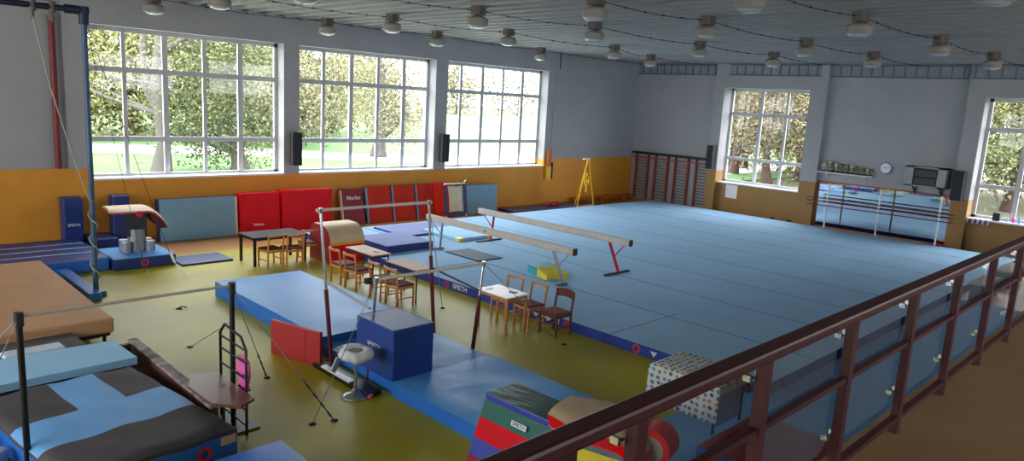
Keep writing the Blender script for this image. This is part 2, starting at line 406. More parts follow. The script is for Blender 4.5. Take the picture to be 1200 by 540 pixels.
window(1, 'x', 5.25, 10.42, PW, Z0, Z1, (6.18, 7.2, 8.25, 9.27), (2.68, 4.46), 1, Z0 + 0.045)
window(2, 'x', 10.92, 16.15, PW, Z0, Z1, (11.97, 12.98, 14.01, 15.07), (2.66, 4.48), 1, Z0 + 0.045)
window(3, 'x', 16.69, 21.95, PW, Z0, Z1, (17.65, 18.72, 19.8, 20.88), (2.66, 4.48), 1, Z0 + 0.045)
PF = XF + 0.4
window(4, 'y', 12.07, 15.7, PF, 1.33, 5.3, (13.2, 14.3), (2.37, 4.25), 1, 1.36, 0.5)
window(5, 'y', 2.6, 6.24, PF, 1.2, 5.22, (3.85, 5.05), (2.3, 4.2), 1, 1.22, 0.5)
for i, (a, b) in enumerate(fill_bw):  # added windows, out of view, letting fill daylight in over the balcony
    window(6 + i, 'x', a, b, YB - 0.3, 3.6, 5.8, ((a + b) / 2,), (4.7,), 1, 3.62, 0.1)
for i, (a, b) in enumerate(kw):  # more added windows out of view, lighting the hall from the near end
    window(9 + i, 'y', a, b, XB - 0.3, 1.7, 5.5, (a + 1.15, (a + b) / 2, b - 1.15), (2.7, 4.5), 1, 1.72, 0.1)

# balcony: slab the camera stands on
g = G(); g.box(XB, XF, YB, 1.18, 2.32, 2.6); struct(g.obj('floor_balcony', 'balcony'))

# ------------------------------------------------------------------ balcony railing
rl = thing('balcony_railing', 'dark brown steel balcony railing with perspex panels at the lower right', 'railing', (0, 1.06, 2.6))
px_ = [-4.2, -3.36, -2.52, -1.68, -.86, -0.02, 0.80, 1.60, 2.36, 3.17, 4.0, 4.82, 5.66, 6.50, 7.33, 8.2, 9.03, 9.86, 10.7, 11.5, 13.2, 14.9, 16.6, 18.3, 20, 21.7, 23.4, 25.1, 26.8]
g = G(); g.rbox(-4.3, 27.8, -0.035, 0.035, 0.762, 0.81, 0.012, 2); g.obj('top_rail', 'rail_brown', rl)
g = G(); g.bar((-4.3, 0, 0.50), (27.8, 0, 0.50), 0.03, 0.022); g.obj('middle_rail', 'rail_brown', rl)
g = G(); g.bar((-4.3, 0, 0.085), (27.8, 0, 0.085), 0.035, 0.025); g.obj('bottom_rail', 'rail_brown', rl)
vis = [q for q in px_ if 0.5 < q < 12]
for q in px_:
    g = G(); g.box(q - 0.024, q + 0.024, -0.02, 0.02, 0.0, 0.77); o = g.obj('post', 'rail_brown', rl)
    if 0.5 < q < 9.5:
        for zz in (0.69, 0.22):
            for sx in (-1, 1):
                g = G(); g.tube([(q + sx * 0.02, 0.028, zz), (q + sx * 0.045, 0.028, zz)], 0.005, 8); g.box(q + sx * 0.045 - 0.007, q + sx * 0.045 + 0.007, 0.024, 0.052, zz - 0.011, zz + 0.011)
                g.obj('glass_clamp', 'chrome', o)
for i in range(len(px_) - 1):
    a, b = px_[i] + 0.04, px_[i + 1] - 0.04
    if a < -1 or a > 12: continue
    r = 0.06; prof = []
    for cx, cz, t0 in ((b - r, 0.15 + r, -90), (b - r, 0.74 - r, 0), (a + r, 0.74 - r, 90), (a + r, 0.15 + r, 180)):
        for k in range(5):
            t = math.radians(t0 + k * 22.5); prof.append((cx + r * math.cos(t), cz + r * math.sin(t)))
    g = G(); g.prism(prof, 0.036, 0.041, axis='y'); g.obj('perspex_panel', 'perspex' if px_[i] > 2 else 'perspex_clear', rl)

# ------------------------------------------------------------------ big blue sprung floor
CX0, CX1, CY0, CY1, CZ = 10.1, 27.35, 4.5, 18.45, 0.2
fl = thing('gymnastics_floor', 'large light blue sprung gymnastics floor with dark blue border', 'gymnastics floor', (CX0, CY0, 0))
g = G(); g.box(0, CX1 - CX0, 0, CY1 - CY0, 0.006, CZ, [1, 0, 1, 1, 1, 1]); g.obj('carpet', ['carpet', 'carpet_side'], fl)
for k, xx in enumerate((1.9, 3.85, 5.8, 7.75, 9.7, 11.65, 13.6, 15.5)):
    g = G(); y0 = 0.0; g.box(xx, xx + 0.022, y0, CY1 - CY0, CZ, CZ + 0.002); g.obj('seam', 'seam', fl)
for (xa, xb, yy) in ((0.0, 2.2, 2.95), (0, 2.8, 8.6)):
    g = G(); g.box(xa, xb, yy, yy + 0.018, CZ, CZ + 0.002); g.obj('seam', 'seam', fl)
for yy in (11.6, 8.9): lettering('SPIETH', 0.16, fl, (-0.004, yy - CY0, 0.11), '-x')
for yy in (12.05, 8.47, 6.86): ring_mark(fl, (-0.002, yy - CY0, 0.105), 0.085)
for yy in (6.5, 9.28, 13.3):
    g = G(); g.prism([(0, -0.05), (0.07, 0.04), (-0.07, 0.04)], -0.004, 0.0, axis='x')
    g.obj('triangle_emblem', 'text_white', fl, (0, yy - CY0, 0.105))
for xx in (0.45, 6.4): ring_mark(fl, (xx, -0.002, 0.11), 0.085, (0, -1, 0))
g = G(); g.box(0, 0.004, -0.006, 0.006, 0.01, CZ); g.obj('seam', 'black_matte', fl, (-0.004, 7.55 - CY0, 0))
# darker blue floor mats under the balcony edge
g = G(); g.prism([(0, 0), (13.4, 0), (13.4, 3.15), (3.38, 3.15), (3.38, 3.7), (0, 3.7)], 0, 0.04, axis='z'); tag(g.obj('floor_mat', 'blue_floor', None, (6.7, 1.3, 0.006)), 'flat blue matting on the floor between balcony and large blue floor', 'mat')

# ------------------------------------------------------------------ generic mats
def slab_mat(name, label, cat, x0, x1, y0, y1, z0, z1, top, side, r=0.03, group=None, rot=0, **kw):
    w, d = (x1 - x0) / 2, (y1 - y0) / 2
    g = G(); g.rbox(-w, w, -d, d, 0, z1 - z0, r, 2, top=1, mi=0)
    return tag(g.obj(name, [side, top], None, ((x0 + x1) / 2, (y0 + y1) / 2, z0), (0, 0, rot)), label, cat, group)
def wrinkled(name, label, cat, x0, x1, y0, y1, z0, z1, top, side, amp=0.012, seed=0):
    """soft landing mat: top surface gently dented"""
    w, d, h = x1 - x0, y1 - y0, z1 - z0
    nx, ny = max(6, int(w / 0.12)), max(6, int(d / 0.12)); rnd = random.Random(seed)
    waves = [(rnd.uniform(1, 7), rnd.uniform(1, 7), rnd.uniform(0, 6), rnd.uniform(.4, 1)) for _ in range(5)]
    vs = []; 
    for j in range(ny + 1):
        for i in range(nx + 1):
            u, v = i / nx, j / ny
            e = min(1, min(u, 1 - u, v, 1 - v) * 8)
            z = h + e * amp * sum(a * math.sin(p * u * w + q * v * d * .6 + f) for p, q, f, a in waves) / 2 - (1 - e) * 0.015
            vs.append((u * w, v * d, z))
    fs = [(j * (nx + 1) + i, j * (nx + 1) + i + 1, (j + 1) * (nx + 1) + i + 1, (j + 1) * (nx + 1) + i) for j in range(ny) for i in range(nx)]
    g = G(); g.add(vs, fs, 1, True)
    idx = [i for i in range(nx + 1)] + [(j + 1) * (nx + 1) - 1 for j in range(1, ny + 1)] + [ny * (nx + 1) + i for i in range(nx - 1, -1, -1)] + [j * (nx + 1) for j in range(ny - 1, 0, -1)]
    ring = [vs[i] for i in idx]; n = len(ring)
    g.add(ring + [(a, b, 0) for a, b, c in ring], [(i, (i + 1) % n, n + (i + 1) % n, n + i) for i in range(n)], 0)
    g.add([(0, 0, 0), (w, 0, 0), (w, d, 0), (0, d, 0)], [(0, 3, 2, 1)], 0)
    o = g.obj(name, [side, top], None, (x0, y0, z0)); return tag(o, label, cat)

# landing mats under the uneven bars
wrinkled('landing_mat', 'thick light blue landing mat farthest from the balcony, behind the uneven bars', 'mat', 5.76, 7.62, 9.93, 14.12, 0.006, 0.32, 'vinyl_lb', 'vinyl_b', .014, 1)
wrinkled('landing_mat', 'thin light blue landing mat lying under the big blue foam block', 'mat', 5.76, 7.60, 7.95, 9.90, 0.006, 0.2, 'vinyl_lb', 'vinyl_b', .010, 2)
wrinkled('landing_mat', 'light blue wrinkled landing mat nearest the striped foam block', 'mat', 5.70, 7.58, 5.2, 7.92, 0.006, 0.24, 'vinyl_lb', 'vinyl_b', .014, 3)
# blue block
e = thing('foam_block', 'large dark blue foam block standing on the light blue landing mat', 'foam block', (6.05, 8.36, 0.215), 0.0)
g = G(); g.rbox(-0.36, 0.36, -0.47, 0.47, 0, 0.76, 0.02, 2); g.obj('body', 'cube_blue', e)
g = G(); 
pr = [(-.345, -.455), (.345, -.455), (.345, .455), (-.345, .455)]
for i in range(4): g.tube([(*pr[i], 0.758), (*pr[(i + 1) % 4], 0.758)], 0.008, 6)
g.obj('piping', 'grey_blue_leather', e)
lettering('SPIETH', 0.085, e, (-0.363, 0.0, 0.42), '-x', stretch=1.3)
# red folded panel leaning on the landing mats
e = thing('folding_mat', 'dull red folded mat standing on edge against the blue landing mats', 'mat', (5.315, 9.95, 0.006), math.atan2(-0.99, 0.29) )
g = G(); g.rbox(-0.53, 0.53, -0.03, 0.03, 0, 0.57, 0.012, 2); g.obj('cover', 'red_dull', e)
g = G(); g.box(0.22, 0.235, -0.034, -0.03, 0.03, 0.54); g.obj('seam', 'maroon', e)

# ------------------------------------------------------------------ left-wall mats
def leaning(name, label, x0, x1, ybase, h, t, front, side, lean=0.12, group=None, cat='mat'):
    e = thing(name, label, cat, ((x0 + x1) / 2, ybase, 0.0), (-lean, 0, 0), group)
    e.location.z = 0.004 + 0.0
    w = (x1 - x0) / 2
    g = G(); g.rbox(-w, w, 0, t, 0, h, 0.015, 2, mi=0, side=1); g.obj('cover', [side, front], e); return e
e = leaning('crash_mat', 'grey-blue crash mat with dark ends leaning at the ochre wall, left of the red mats', 6.66, 8.78, 19.82, 1.14, 0.3, 'grey_blue_leather', 'vinyl_navy', 0.06)
g = G(); g.box(0.99, 1.05, -0.004, 0.0, 0.04, 1.1); g.obj('edge_strip', 'beige', e)
e = leaning('crash_mat', 'bright red crash mat against the ochre wall, beside the grey-blue mat', 8.82, 10.02, 19.75, 1.2, 0.35, 'red', 'red', 0.04)
lettering('Marbo', 0.10, e, (-0.05, -0.004, 0.28), '-y', stretch=1.2)
e = leaning('crash_mat', 'bright red crash mat against the ochre wall, right one of the pair', 10.08, 11.75, 19.7, 1.24, 0.4, 'red', 'red', 0.04)
e = leaning('folding_mat', 'narrow dark maroon mat with white lettering leaning on the ochre wall', 12.30, 13.08, 19.85, 1.17, 0.08, 'maroon', 'maroon', 0.22)
lettering('Marbo', 0.18, e, (0.02, -0.004, 0.87), '-y', stretch=1.1)
g = G(); g.box(-0.46, -0.4, 0.0, 0.12, 0.0, 1.14); g.obj('edge_strip', 'beige', e)
for (a, b, m_, lb) in ((13.22, 14.15, 'brick', 'brick red mat panel leaning on the wall, next to the maroon mat'), (14.25, 15.15, 'brick', 'brick red mat panel leaning on the wall, middle of the red row'),
                   (15.25, 16.0, 'brick', 'brick red mat panel leaning on the wall, beside the brighter orange-red one')):
    e = leaning('folding_mat', lb, a, b, 19.85, 1.22, 0.09, m_, 'black_matte', 0.2)
    g = G(); g.box(-(b - a) / 2 - 0.03, -(b - a) / 2 + 0.012, -0.003, 0.10, 0, 1.2); g.obj('edge_strip', 'grey_blue_leather', e)
leaning('folding_mat', 'bright orange-red mat panel leaning on the wall beside the upright mini trampoline', 16.02, 16.72, 19.84, 1.24, 0.09, 'orange_red', 'orange_red', 0.2)
leaning('crash_mat', 'grey-blue crash mat leaning on the wall, right of the mini trampoline', 17.15, 19.0, 19.85, 1.08, 0.3, 'grey_blue_leather', 'vinyl_navy', 0.05)
# mini trampoline stood on edge
e = thing('mini_trampoline', 'mini trampoline with beige bed standing upright on its edge before the wall', 'trampoline', (16.55, 19.35, 0.0), (-0.16, 0, 0.0))
g = G(); w, h = 0.46, 1.3
for p, q in (((-w, 0, .03), (-w, 0, h)), ((w, 0, .03), (w, 0, h)), ((-w, 0, h - .06), (w, 0, h - .06)), ((-w, 0, .1), (w, 0, .1))): g.tube([p, q], 0.022, 8)
for s in (-1, 1): g.tube([(s * w, 0, h), (s * (w + .03), -.06, h + .05)], 0.02, 8)
g.obj('frame', 'chrome', e)
for s in (-1, 1):
    g = G(); g.rbox(s * w - 0.07, s * w + 0.07, -0.03, 0.03, 0.12, h - 0.08, 0.02, 2); g.obj('side_pad', 'vinyl_navy', e)
g = G(); g.rbox(-w + 0.05, w - .05, -0.03, 0.03, 0.08, 0.24, 0.02, 2); g.obj('end_pad', 'vinyl_navy', e)
g = G(); nb = 10
for i in range(nb + 1):
    u = -1 + 2 * i / nb; pinch = 0.04 * (1 - 0)
vs = []
for j in range(11):
    for i in range(9):
        u, v = -1 + i / 4, -1 + j / 5
        vs.append((u * 0.33 * (1 - 0.10 * (1 - v * v)), -0.02, 0.7 + v * 0.46 * (1 - 0.04 * (1 - u * u))))
g.add(vs, [(j * 9 + i, j * 9 + i + 1, (j + 1) * 9 + i + 1, (j + 1) * 9 + i) for j in range(10) for i in range(8)])
o_ = [(a, b + .012, c) for a, b, c in vs]; g.add(o_, [(j * 9 + i, j * 9 + i + 1, (j + 1) * 9 + i + 1, (j + 1) * 9 + i) for j in range(10) for i in range(8)])
g.obj('bed', 'beige', e)
g = G()
for i in range(9):
    t = -0.32 + 0.08 * i; g.tube([(t, 0, 1.15), (t, 0, 1.23)], 0.006, 5)
    t = 0.26 + 0.1 * i
    for s in (-1, 1): g.tube([(s * 0.30, 0, t), (s * 0.44, 0, t)], 0.006, 5)
g.obj('springs', 'dark_metal', e)['kind'] = 'stuff'

# mats flat along the wall behind the sprung floor
slab_mat('floor_mat', 'long dark blue mat strip lying along the ochre wall near the yellow ladder', 'mat', 19.3, 24.6, 19.2, 20.1, 0.0, 0.1, 'vinyl_navy', 'vinyl_navy')
g = G(); g.rbox(0, 4.0, 0, 0.3, 0.22, 0.28, 0.01); 
b0 = thing('low_bench', 'low orange wooden bench along the ochre wall in the far corner', 'bench', (23.7, 19.9, 0))
g.obj('seat', 'orange_wood', b0)
for x in (0.3, 2.0, 3.7): g = G(); g.box(x - 0.03, x + 0.03, 0.03, 0.27, 0, 0.22); g.obj('leg', 'orange_wood', b0)
g = G(); pts = []
for i in range(60):
    t = i * 0.55; r = 0.16 + 0.05 * math.sin(i * 1.7); pts.append((r * 1.6 * math.cos(t), r * math.sin(t), 0.03 + i * 0.002))
g.tube(pts, 0.022, 6); tag(g.obj('rope_coil', 'red_dull', None, (21.9, 19.6, 0.1)), 'heap of red rope lying on the dark mat strip by the wall', 'rope')

# yellow adjustable stand
e = thing('step_ladder', 'yellow narrow A-shaped ladder stand before the ochre wall', 'ladder', (23.1, 18.85, 0.006))
def pole(nm, p, q, r, m_, par): g = G(); g.tube([p, q], r, 8); return g.obj(nm, m_, par)
pole('leg', (-0.57, 0, 0), (-0.03, 0, 2.05), 0.026, 'yellow_paint', e); pole('leg', (0.57, 0, 0), (0.03, 0, 2.05), 0.026, 'yellow_paint', e)
pole('leg', (0.0, 0.6, 0), (0, 0.02, 2.0), 0.022, 'yellow_paint', e)
g = G(); g.tube([(-.5, 0, .14), (.5, 0, .14)], .02, 8); g.obj('bottom_bar', 'yellow_paint', e)
g = G(); g.box(-0.17, 0.17, -0.03, 0.03, 1.25, 1.33); g.box(-0.13, 0.13, -0.03, 0.03, 1.02, 1.08); g.box(-.14, -.09, -.03, .03, 1.0, 1.35); g.box(.09, .14, -.03, .03, 1.0, 1.35); g.box(-.05, .0, -.03, .03, .7, 1.5); g.obj('bracket', 'yellow_paint', e)
g = G(); g.rbox(-0.32, 0.05, -0.05, 0.05, 2.05, 2.1, 0.01); g.obj('top_plate', 'white_metal', e)
# orange padded upright on the wall
e = thing('wall_post', 'orange and yellow padded post fixed on the wall beside the third window', 'post', (22.2, YW - 0.12, 1.1))
g = G(); g.box(-0.1, 0.1, 0, 0.1, 0.55, 1.25); g.obj('upper_pad', 'orange_wood', e)
g = G(); g.box(-0.15, 0.12, 0, 0.1, 0.0, 0.55); g.obj('lower_pad', 'yellow_paint', e)
g = G(); g.box(0.17, 0.23, 0.0, 0.1, 0.02, 0.72); g.obj('edge_strip', 'black', e)

# far-left corner track mats
e = thing('track_mat', 'wide blue track mat with white seams in the far left corner', 'mat', (4.72, 17.3, 0.006))
g = G(); g.rbox(-6.4, 0, 0, 2.5, 0, 0.3, 0.03, 2, top=1, mi=0); g.obj('cover', ['vinyl_b', 'vinyl_db'], e)
for yy in (0.75, 1.3, 1.85): g = G(); g.box(-6.38, -0.04, yy, yy + 0.045, 0.3, 0.303); g.obj('seam', 'cyan_foam', e)
slab_mat('floor_mat', 'light blue thick mat with a red ring mark under the vaulting table by the wall', 'mat', 4.76, 6.1, 17.15, 18.5, 0.006, 0.27, 'vinyl_lb', 'vinyl_db')
o = bpy.data.objects['floor_mat.002'] if 'floor_mat.002' in bpy.data.objects else None
ring_mark(o, (0.0 - 0.02, -0.676, 0.13), 0.085, (0, -1, 0))
slab_mat('floor_mat', 'thin dark blue mat flat on the yellow floor below the grey-blue crash mat', 'mat', 6.14, 7.35, 16.9, 17.8, 0.006, 0.05, 'vinyl_db', 'vinyl_db', 0.01)
for (x0, x1, y0, h, lb) in ((4.45, 4.88, 19.85, 1.3, 'upright dark blue padded column against the wall, left of the vaulting table'), (5.55, 5.95, 19.85, 1.3, 'upright dark blue padded column against the wall, directly behind the vaulting table')):
    e = thing('padded_column', lb, 'padding', ((x0 + x1) / 2, y0, 0.0))
    g = G(); w = (x1 - x0) / 2; g.rbox(-w, w, 0, 0.4, 0, h, 0.04, 3); g.obj('pad', 'vinyl_db', e)
    if x0 < 5: lettering('SPIETH', 0.09, e, (0, -0.003, 0.62), '-y')
slab_mat('floor_mat', 'low dark blue pad on the floor against the wall between the two padded columns', 'mat', 4.92, 5.5, 19.3, 20.2, 0.0, 0.33, 'vinyl_db', 'vinyl_db')

# ------------------------------------------------------------------ vaulting tables
def vault(name, label, loc, rot, padcol, base, panel, blank=False, pad_side='red_steel'):
    """local: +x is the downturned front end; top at z=1.25"""
    e = thing(name, label, 'vaulting table', loc, rot)
    n = 16; top = []
    for i in range(n + 1):
        t = i / n; x = -0.62 + 1.24 * t
        z = 1.0 - (0.0 if t < 0.62 else 0.42 * ((t - 0.62) / 0.38) ** 2.0)
        top.append((x, z))
    w = 0.46; vs = []
    K = 10
    for i, (x, z) in enumerate(top):
        t = i / n
        wd = w * (0.72 + 0.28 * math.sin(PI * min(1, 0.15 + t * 0.9))) * (0.9 if t > .9 else 1)
        for k in range(K + 1):
            u = -1 + 2 * k / K; vs.append((x, u * wd, z + 0.05 * (1 - u ** 4)))
    fs = [(i * (K + 1) + k, (i + 1) * (K + 1) + k, (i + 1) * (K + 1) + k + 1, i * (K + 1) + k + 1) for i in range(n) for k in range(K)]
    g = G(); g.add(vs, fs, 0, True); 
    und = [(a, b * .97, c - 0.035 - 0.03 * (1 - (2 * (k % (K + 1)) / K - 1) ** 4)) for k, (a, b, c) in enumerate(vs)]; g.add(und, [f[::-1] for f in fs], 0, True)
    g.obj('padded_top', padcol, e)
    ring = [k for k in range(K + 1)] + [i * (K + 1) + K for i in range(1, n + 1)] + [n * (K + 1) + k for k in range(K - 1, -1, -1)] + [i * (K + 1) for i in range(n - 1, 0, -1)]
    g = G(); a = [vs[i] for i in ring]; b = [und[i] for i in ring]; N = len(a)
    a = [(p[0] * 1.01, p[1] * 1.01, p[2]) for p in a]; b = [(p[0] * 1.0, p[1] * 1.0, p[2] - 0.025) for p in b]; m_ = [tuple((u + v) / 2 for u, v in zip(p, q)) for p, q in zip(a, b)]
    fr = [(i, (i + 1) % N, N + (i + 1) % N, N + i) for i in range(N)]; g.add(a + m_, fr, 0, True); g.add(m_ + b, fr, 1, True)
    g.obj('edge_band', [padcol, pad_side], e)
    # hollow under the front end
    g = G(); g.prism([(0.22, 0.93), (0.36, 0.86), (0.50, 0.72), (0.58, 0.56), (0.44, 0.56), (0.28, 0.72)], -0.36, 0.36, axis='y'); g.obj('front_pad', panel, e)
    base(e)
    return e
def base_round(e):
    g = G(); g.box(-0.2, 0.2, -0.13, 0.13, 0.35, 0.92); g.obj('column', 'dark_metal', e)
    g = G(); g.tube([(0, 0, 0.0), (0, 0, 0.52)], 0.2, 20); g.obj('column_sleeve', 'grey_alu', e)
    for sx, sy in ((-1, -1), (1, -1), (1, 1), (-1, 1)):
        g = G(); g.tube([(sx * 0.25, sy * 0.16, 0), (sx * 0.25, sy * 0.16, 0.24)], 0.105, 14); g.obj('ballast_drum', 'grey_alu', e)
    for s in (-1, 1): g = G(); g.disc((s * 0.03, -0.46, 0.94), 0.07, (0, -1, 0), 16, 0, 0.05); g.obj('height_knob', 'red_steel', e); break
vault('vaulting_table', 'tan topped vaulting table with red edge and grey drums near the far left wall', (5.5, 17.95, 0.27), -0.10, 'tan', base_round, 'dark_plum')

# vault near the balcony: broad tan top, red side pads, yellow column
e = thing('vaulting_table', 'tan and red vaulting table with yellow column close under the balcony railing', 'vaulting table', (5.50, 3.97, 0.006), -1.33)
n = 18; prof = []
K = 12; vs = []
def vz(t): return 1.16 - (0.0 if t < 0.78 else 0.20 * ((t - 0.78) / 0.22) ** 2)
for i in range(n + 1):
    t = i / n; x = -0.55 + 1.0 * t
    wd = 0.40 * (0.70 + 0.30 * min(1, t * 3)) if t < .34 else 0.40
    wd *= (1 - 0.5 * max(0, (t - 0.85) / 0.15) ** 3)
    for k in range(K + 1):
        u = -1 + 2 * k / K; vs.append((x, u * wd, vz(t) + 0.045 * (1 - u ** 4)))
fs = [(i * (K + 1) + k, (i + 1) * (K + 1) + k, (i + 1) * (K + 1) + k + 1, i * (K + 1) + k + 1) for i in range(n) for k in range(K)]
g = G(); g.add(vs, fs, 0, True); g.add([(a, b * .9, c - .14) for a, b, c in vs], [f[::-1] for f in fs], 0, True); g.obj('padded_top', 'tan', e)
ring = [k for k in range(K + 1)] + [i * (K + 1) + K for i in range(1, n + 1)] + [n * (K + 1) + k for k in range(K - 1, -1, -1)] + [i * (K + 1) for i in range(n - 1, 0, -1)]
a = [vs[i] for i in ring]; N = len(a); a1 = [(p[0] * 1.01, p[1] * 1.01, p[2]) for p in a]; b1 = [(p[0] * .97, p[1] * .88, p[2] - 0.15) for p in a]
g = G(); g.add(a1 + b1, [(i, (i + 1) % N, N + (i + 1) % N, N + i) for i in range(N)], 0, True); sb = g.obj('side_pad', 'red', e)
lettering('SPIETH', 0.08, sb, (-0.1, -0.402, 1.09), FACE['-y'], name='lettering')
g = G(); g.tube([(0.44, 0.0, 0.98), (0.44, 0.30, 0.98)], 0.19, 24); g.obj('end_roll', 'red', e)
g = G(); g.disc((0.44, 0.0, 0.98), 0.13, (0, -1, 0), 24, 0, 0.008); g.obj('end_disc', 'foam_grey', e)
g = G(); g.box(-0.25, 0.28, -0.16, 0.16, 0.08, 0.86); g.obj('column', 'yellow', e)
g = G(); g.box(-0.27, 0.30, -0.18, 0.18, 0.86, 0.98); g.obj('column_cap', 'rubber', e)
for sx in (-1, 1): g = G(); g.rbox(sx * 0.5 - .08, sx * .5 + .08, -0.45, 0.45, 0, 0.08, 0.02); g.obj('foot', 'rubber', e)

# striped foam vaulting block
e = thing('foam_plinth', 'tall foam block striped green, red and violet at the bottom of the view', 'foam block', (5.45, 4.95, 0.006), 0.03)
zz = [(0.0, 0.30, 'maroon', 0.46, 0.72), (0.30, 0.50, 'violet', 0.40, 0.66), (0.50, 0.74, 'red', 0.355, 0.615), (0.74, 0.98, 'green', 0.30, 0.555)]
hw = lambda z: (0.42 - 0.19 * z, 0.66 - 0.16 * z)
for z0, z1, m_, _, _ in zz:
    a, b = hw(z0), hw(z1)
    g = G(); vs = [(-a[0], -a[1], z0), (a[0], -a[1], z0), (a[0], a[1], z0), (-a[0], a[1], z0), (-b[0], -b[1], z1), (b[0], -b[1], z1), (b[0], b[1], z1), (-b[0], b[1], z1)]
    g.add(vs, [(0, 3, 2, 1), (4, 5, 6, 7), (0, 1, 5, 4), (1, 2, 6, 5), (2, 3, 7, 6), (3, 0, 4, 7)], [0, 0, 1, 0, 0, 0])
    g.obj('foam_layer', [m_, 'dark_plum'], e)
a = hw(.98)
g = G(); g.rbox(-a[0] - .008, a[0] + .008, -a[1] - .008, a[1] + .008, 0.94, 1.02, 0.012, 2, top=1, mi=0); g.obj('top_cover', ['violet', 'green_top'], e)
lb = G(); lb.rbox(-0.005, 0.005, -0.11, 0.11, -0.03, 0.03, 0.004); t_ = lb.obj('name_label', 'text_white', e, (-0.285, -0.05, 0.84), (0, 0.19, 0))
lettering('SPIETH', 0.055, t_, (-0.0065, 0, 0), '-x', 'rubber')

# ------------------------------------------------------------------ cloth covered table and red mats by the balcony
e = thing('covered_table', 'low table covered by a printed cloth at the corner of the blue floor', 'table', (8.62, 4.78, 0.04))
g = G(); g.box(-.40, .40, -.52, .52, 0.66, 0.69); g.obj('tabletop', 'table_light', e)
for sx in (-1, 1):
    for sy in (-1, 1): g = G(); g.tube([(sx * .36, sy * .47, 0), (sx * .36, sy * .47, .66)], 0.02, 8); g.obj('leg', 'dark_metal', e)
g = G(); g.box(-0.35, 0.42, -0.47, -0.45, 0.08, 0.62); g.obj('front_panel', 'silver_blue', e)
vs = []; nx, ny = 30, 36
def clothz(u, v):
    return 0
g = G(); w, d, zt = 0.43, 0.55, 0.70
cols_ = []
# path across x: hem up the -x side, over top, short drop on +x
path = [(-w - 0.02, 0.18), (-w - 0.015, 0.32), (-w - .01, 0.46), (-w - .005, 0.60), (-w, zt - 0.03), (-w + 0.04, zt), (-w * .5, zt), (0, zt), (w * .5, zt), (w - 0.03, zt), (w, zt - .03), (w + .01, 0.55), (w + 0.015, 0.40)]
ny = 28
for j in range(ny + 1):
    v = -1 + 2 * j / ny
    for i, (x, z) in enumerate(path):
        wob = 0.012 * math.sin(j * 1.1 + i * .3) * (1 if z < .66 else .1); zz_ = z
        if z >= zt - 0.001 and abs(v) > .93: zz_ = z - 0.03
        vs.append((x + (wob if z < .66 else 0), v * d, zz_))
L_ = len(path)
g.add(vs, [(j * L_ + i, j * L_ + i + 1, (j + 1) * L_ + i + 1, (j + 1) * L_ + i) for j in range(ny) for i in range(L_ - 1)], 0, True)
hem = []
for i in range(41):
    x = -w + 2 * w * i / 40; hem.append((x, -d, zt - .03)); 
low = [(x, y - 0.008, z - 0.07 - 0.03 * abs(math.sin(i * 1.9))) for i, (x, y, z) in enumerate(hem)]
g.add(hem + low, [(i, i + 1, 41 + i + 1, 41 + i) for i in range(40)], 0)
cl = g.obj('tablecloth', 'cloth', None, (8.62, 4.78, 0.045)); tag(cl, 'white tablecloth with small blue and orange motifs draped over the low table', 'tablecloth')
sm_ = cl.modifiers.new('thick', 'SOLIDIFY'); sm_.thickness = 0.004
wrinkled('crash_mat', 'dark red crash mat lying flat below the railing beside the cloth-covered table', 'mat', 7.55, 9.1, 2.2, 4.12, 0.048, 0.2, 'maroon', 'vinyl_b', .006, 8)

# ------------------------------------------------------------------ benches at the far right beyond the blue floor
for (x0, x1, lb) in ((20.3, 21.8, 'low pale bench beyond the blue floor seen through the railing, the nearer one'), (22.9, 24.6, 'low pale bench beyond the blue floor seen through the railing, farther one')):
    e = thing('low_bench', lb, 'bench', (x0, 4.05, 0.0))
    g = G(); g.rbox(0, x1 - x0, -0.2, 0.2, 0.42, 0.47, 0.01); g.obj('seat', 'foam_grey', e)
    for q in (0.12, x1 - x0 - .12): g = G(); g.box(q - .03, q + .03, -.18, .18, 0, .42); g.obj('leg', 'black', e)

# ------------------------------------------------------------------ balance beams
def beam(label, x, y0, y1, z, leg, brace, feet):
    e = thing('balance_beam', label, 'balance beam', (x, (y0 + y1) / 2, CZ))
    hl = (y1 - y0) / 2; zt = z - CZ
    pr = [(-.05, -.08), (.05, -.08), (.065, -.045), (.065, .045), (.05, .075), (-.05, .075), (-.065, .045), (-.065, -.045)]
    g = G(); g.prism([(a, b + zt - .08) for a, b in pr], -hl, hl, axis='y'); g.obj('beam_body', 'beam_leather', e)
    for s in (-1, 1): g = G(); g.prism([(a * .99, b * .99 + zt - .08) for a, b in pr], s * hl, s * (hl + .03), axis='y'); g.obj('end_cap', 'black_matte', e)
    for s in (-1, 1):
        yb = s * (hl - 0.62); yf = s * (hl - 0.38)
        g = G(); g.bar((0, yb, zt - .15), (0.14, yf, 0.03), 0.045, 0.07); lg = g.obj('leg', leg, e)
        g = G(); g.tube([(0, s * (hl - .15), zt - .15), (0.07, (yb + yf) / 2, zt * .45)], 0.014, 8); g.obj('brace', brace, lg)
        g = G(); fw = 0.5 if feet == 'black_matte' else 0.2; g.bar((-fw + .1, yf, 0.02), (fw + .05, yf, 0.02), 0.07, 0.035); g.obj('foot', feet, e)
    return e
b1 = beam('grey balance beam on pale metal legs, the nearer one to the uneven bars', 11.95, 9.95, 15.15, 1.12, 'grey_alu', 'grey_alu', 'rubber')
lettering('J&F', 0.09, b1, (-0.067, 0.25, 0.84), '-x', 'rubber')
b2 = beam('grey balance beam on bright red legs, the farther one over the blue floor', 14.0, 9.95, 15.35, 1.12, 'red_steel', 'red_steel', 'black_matte')

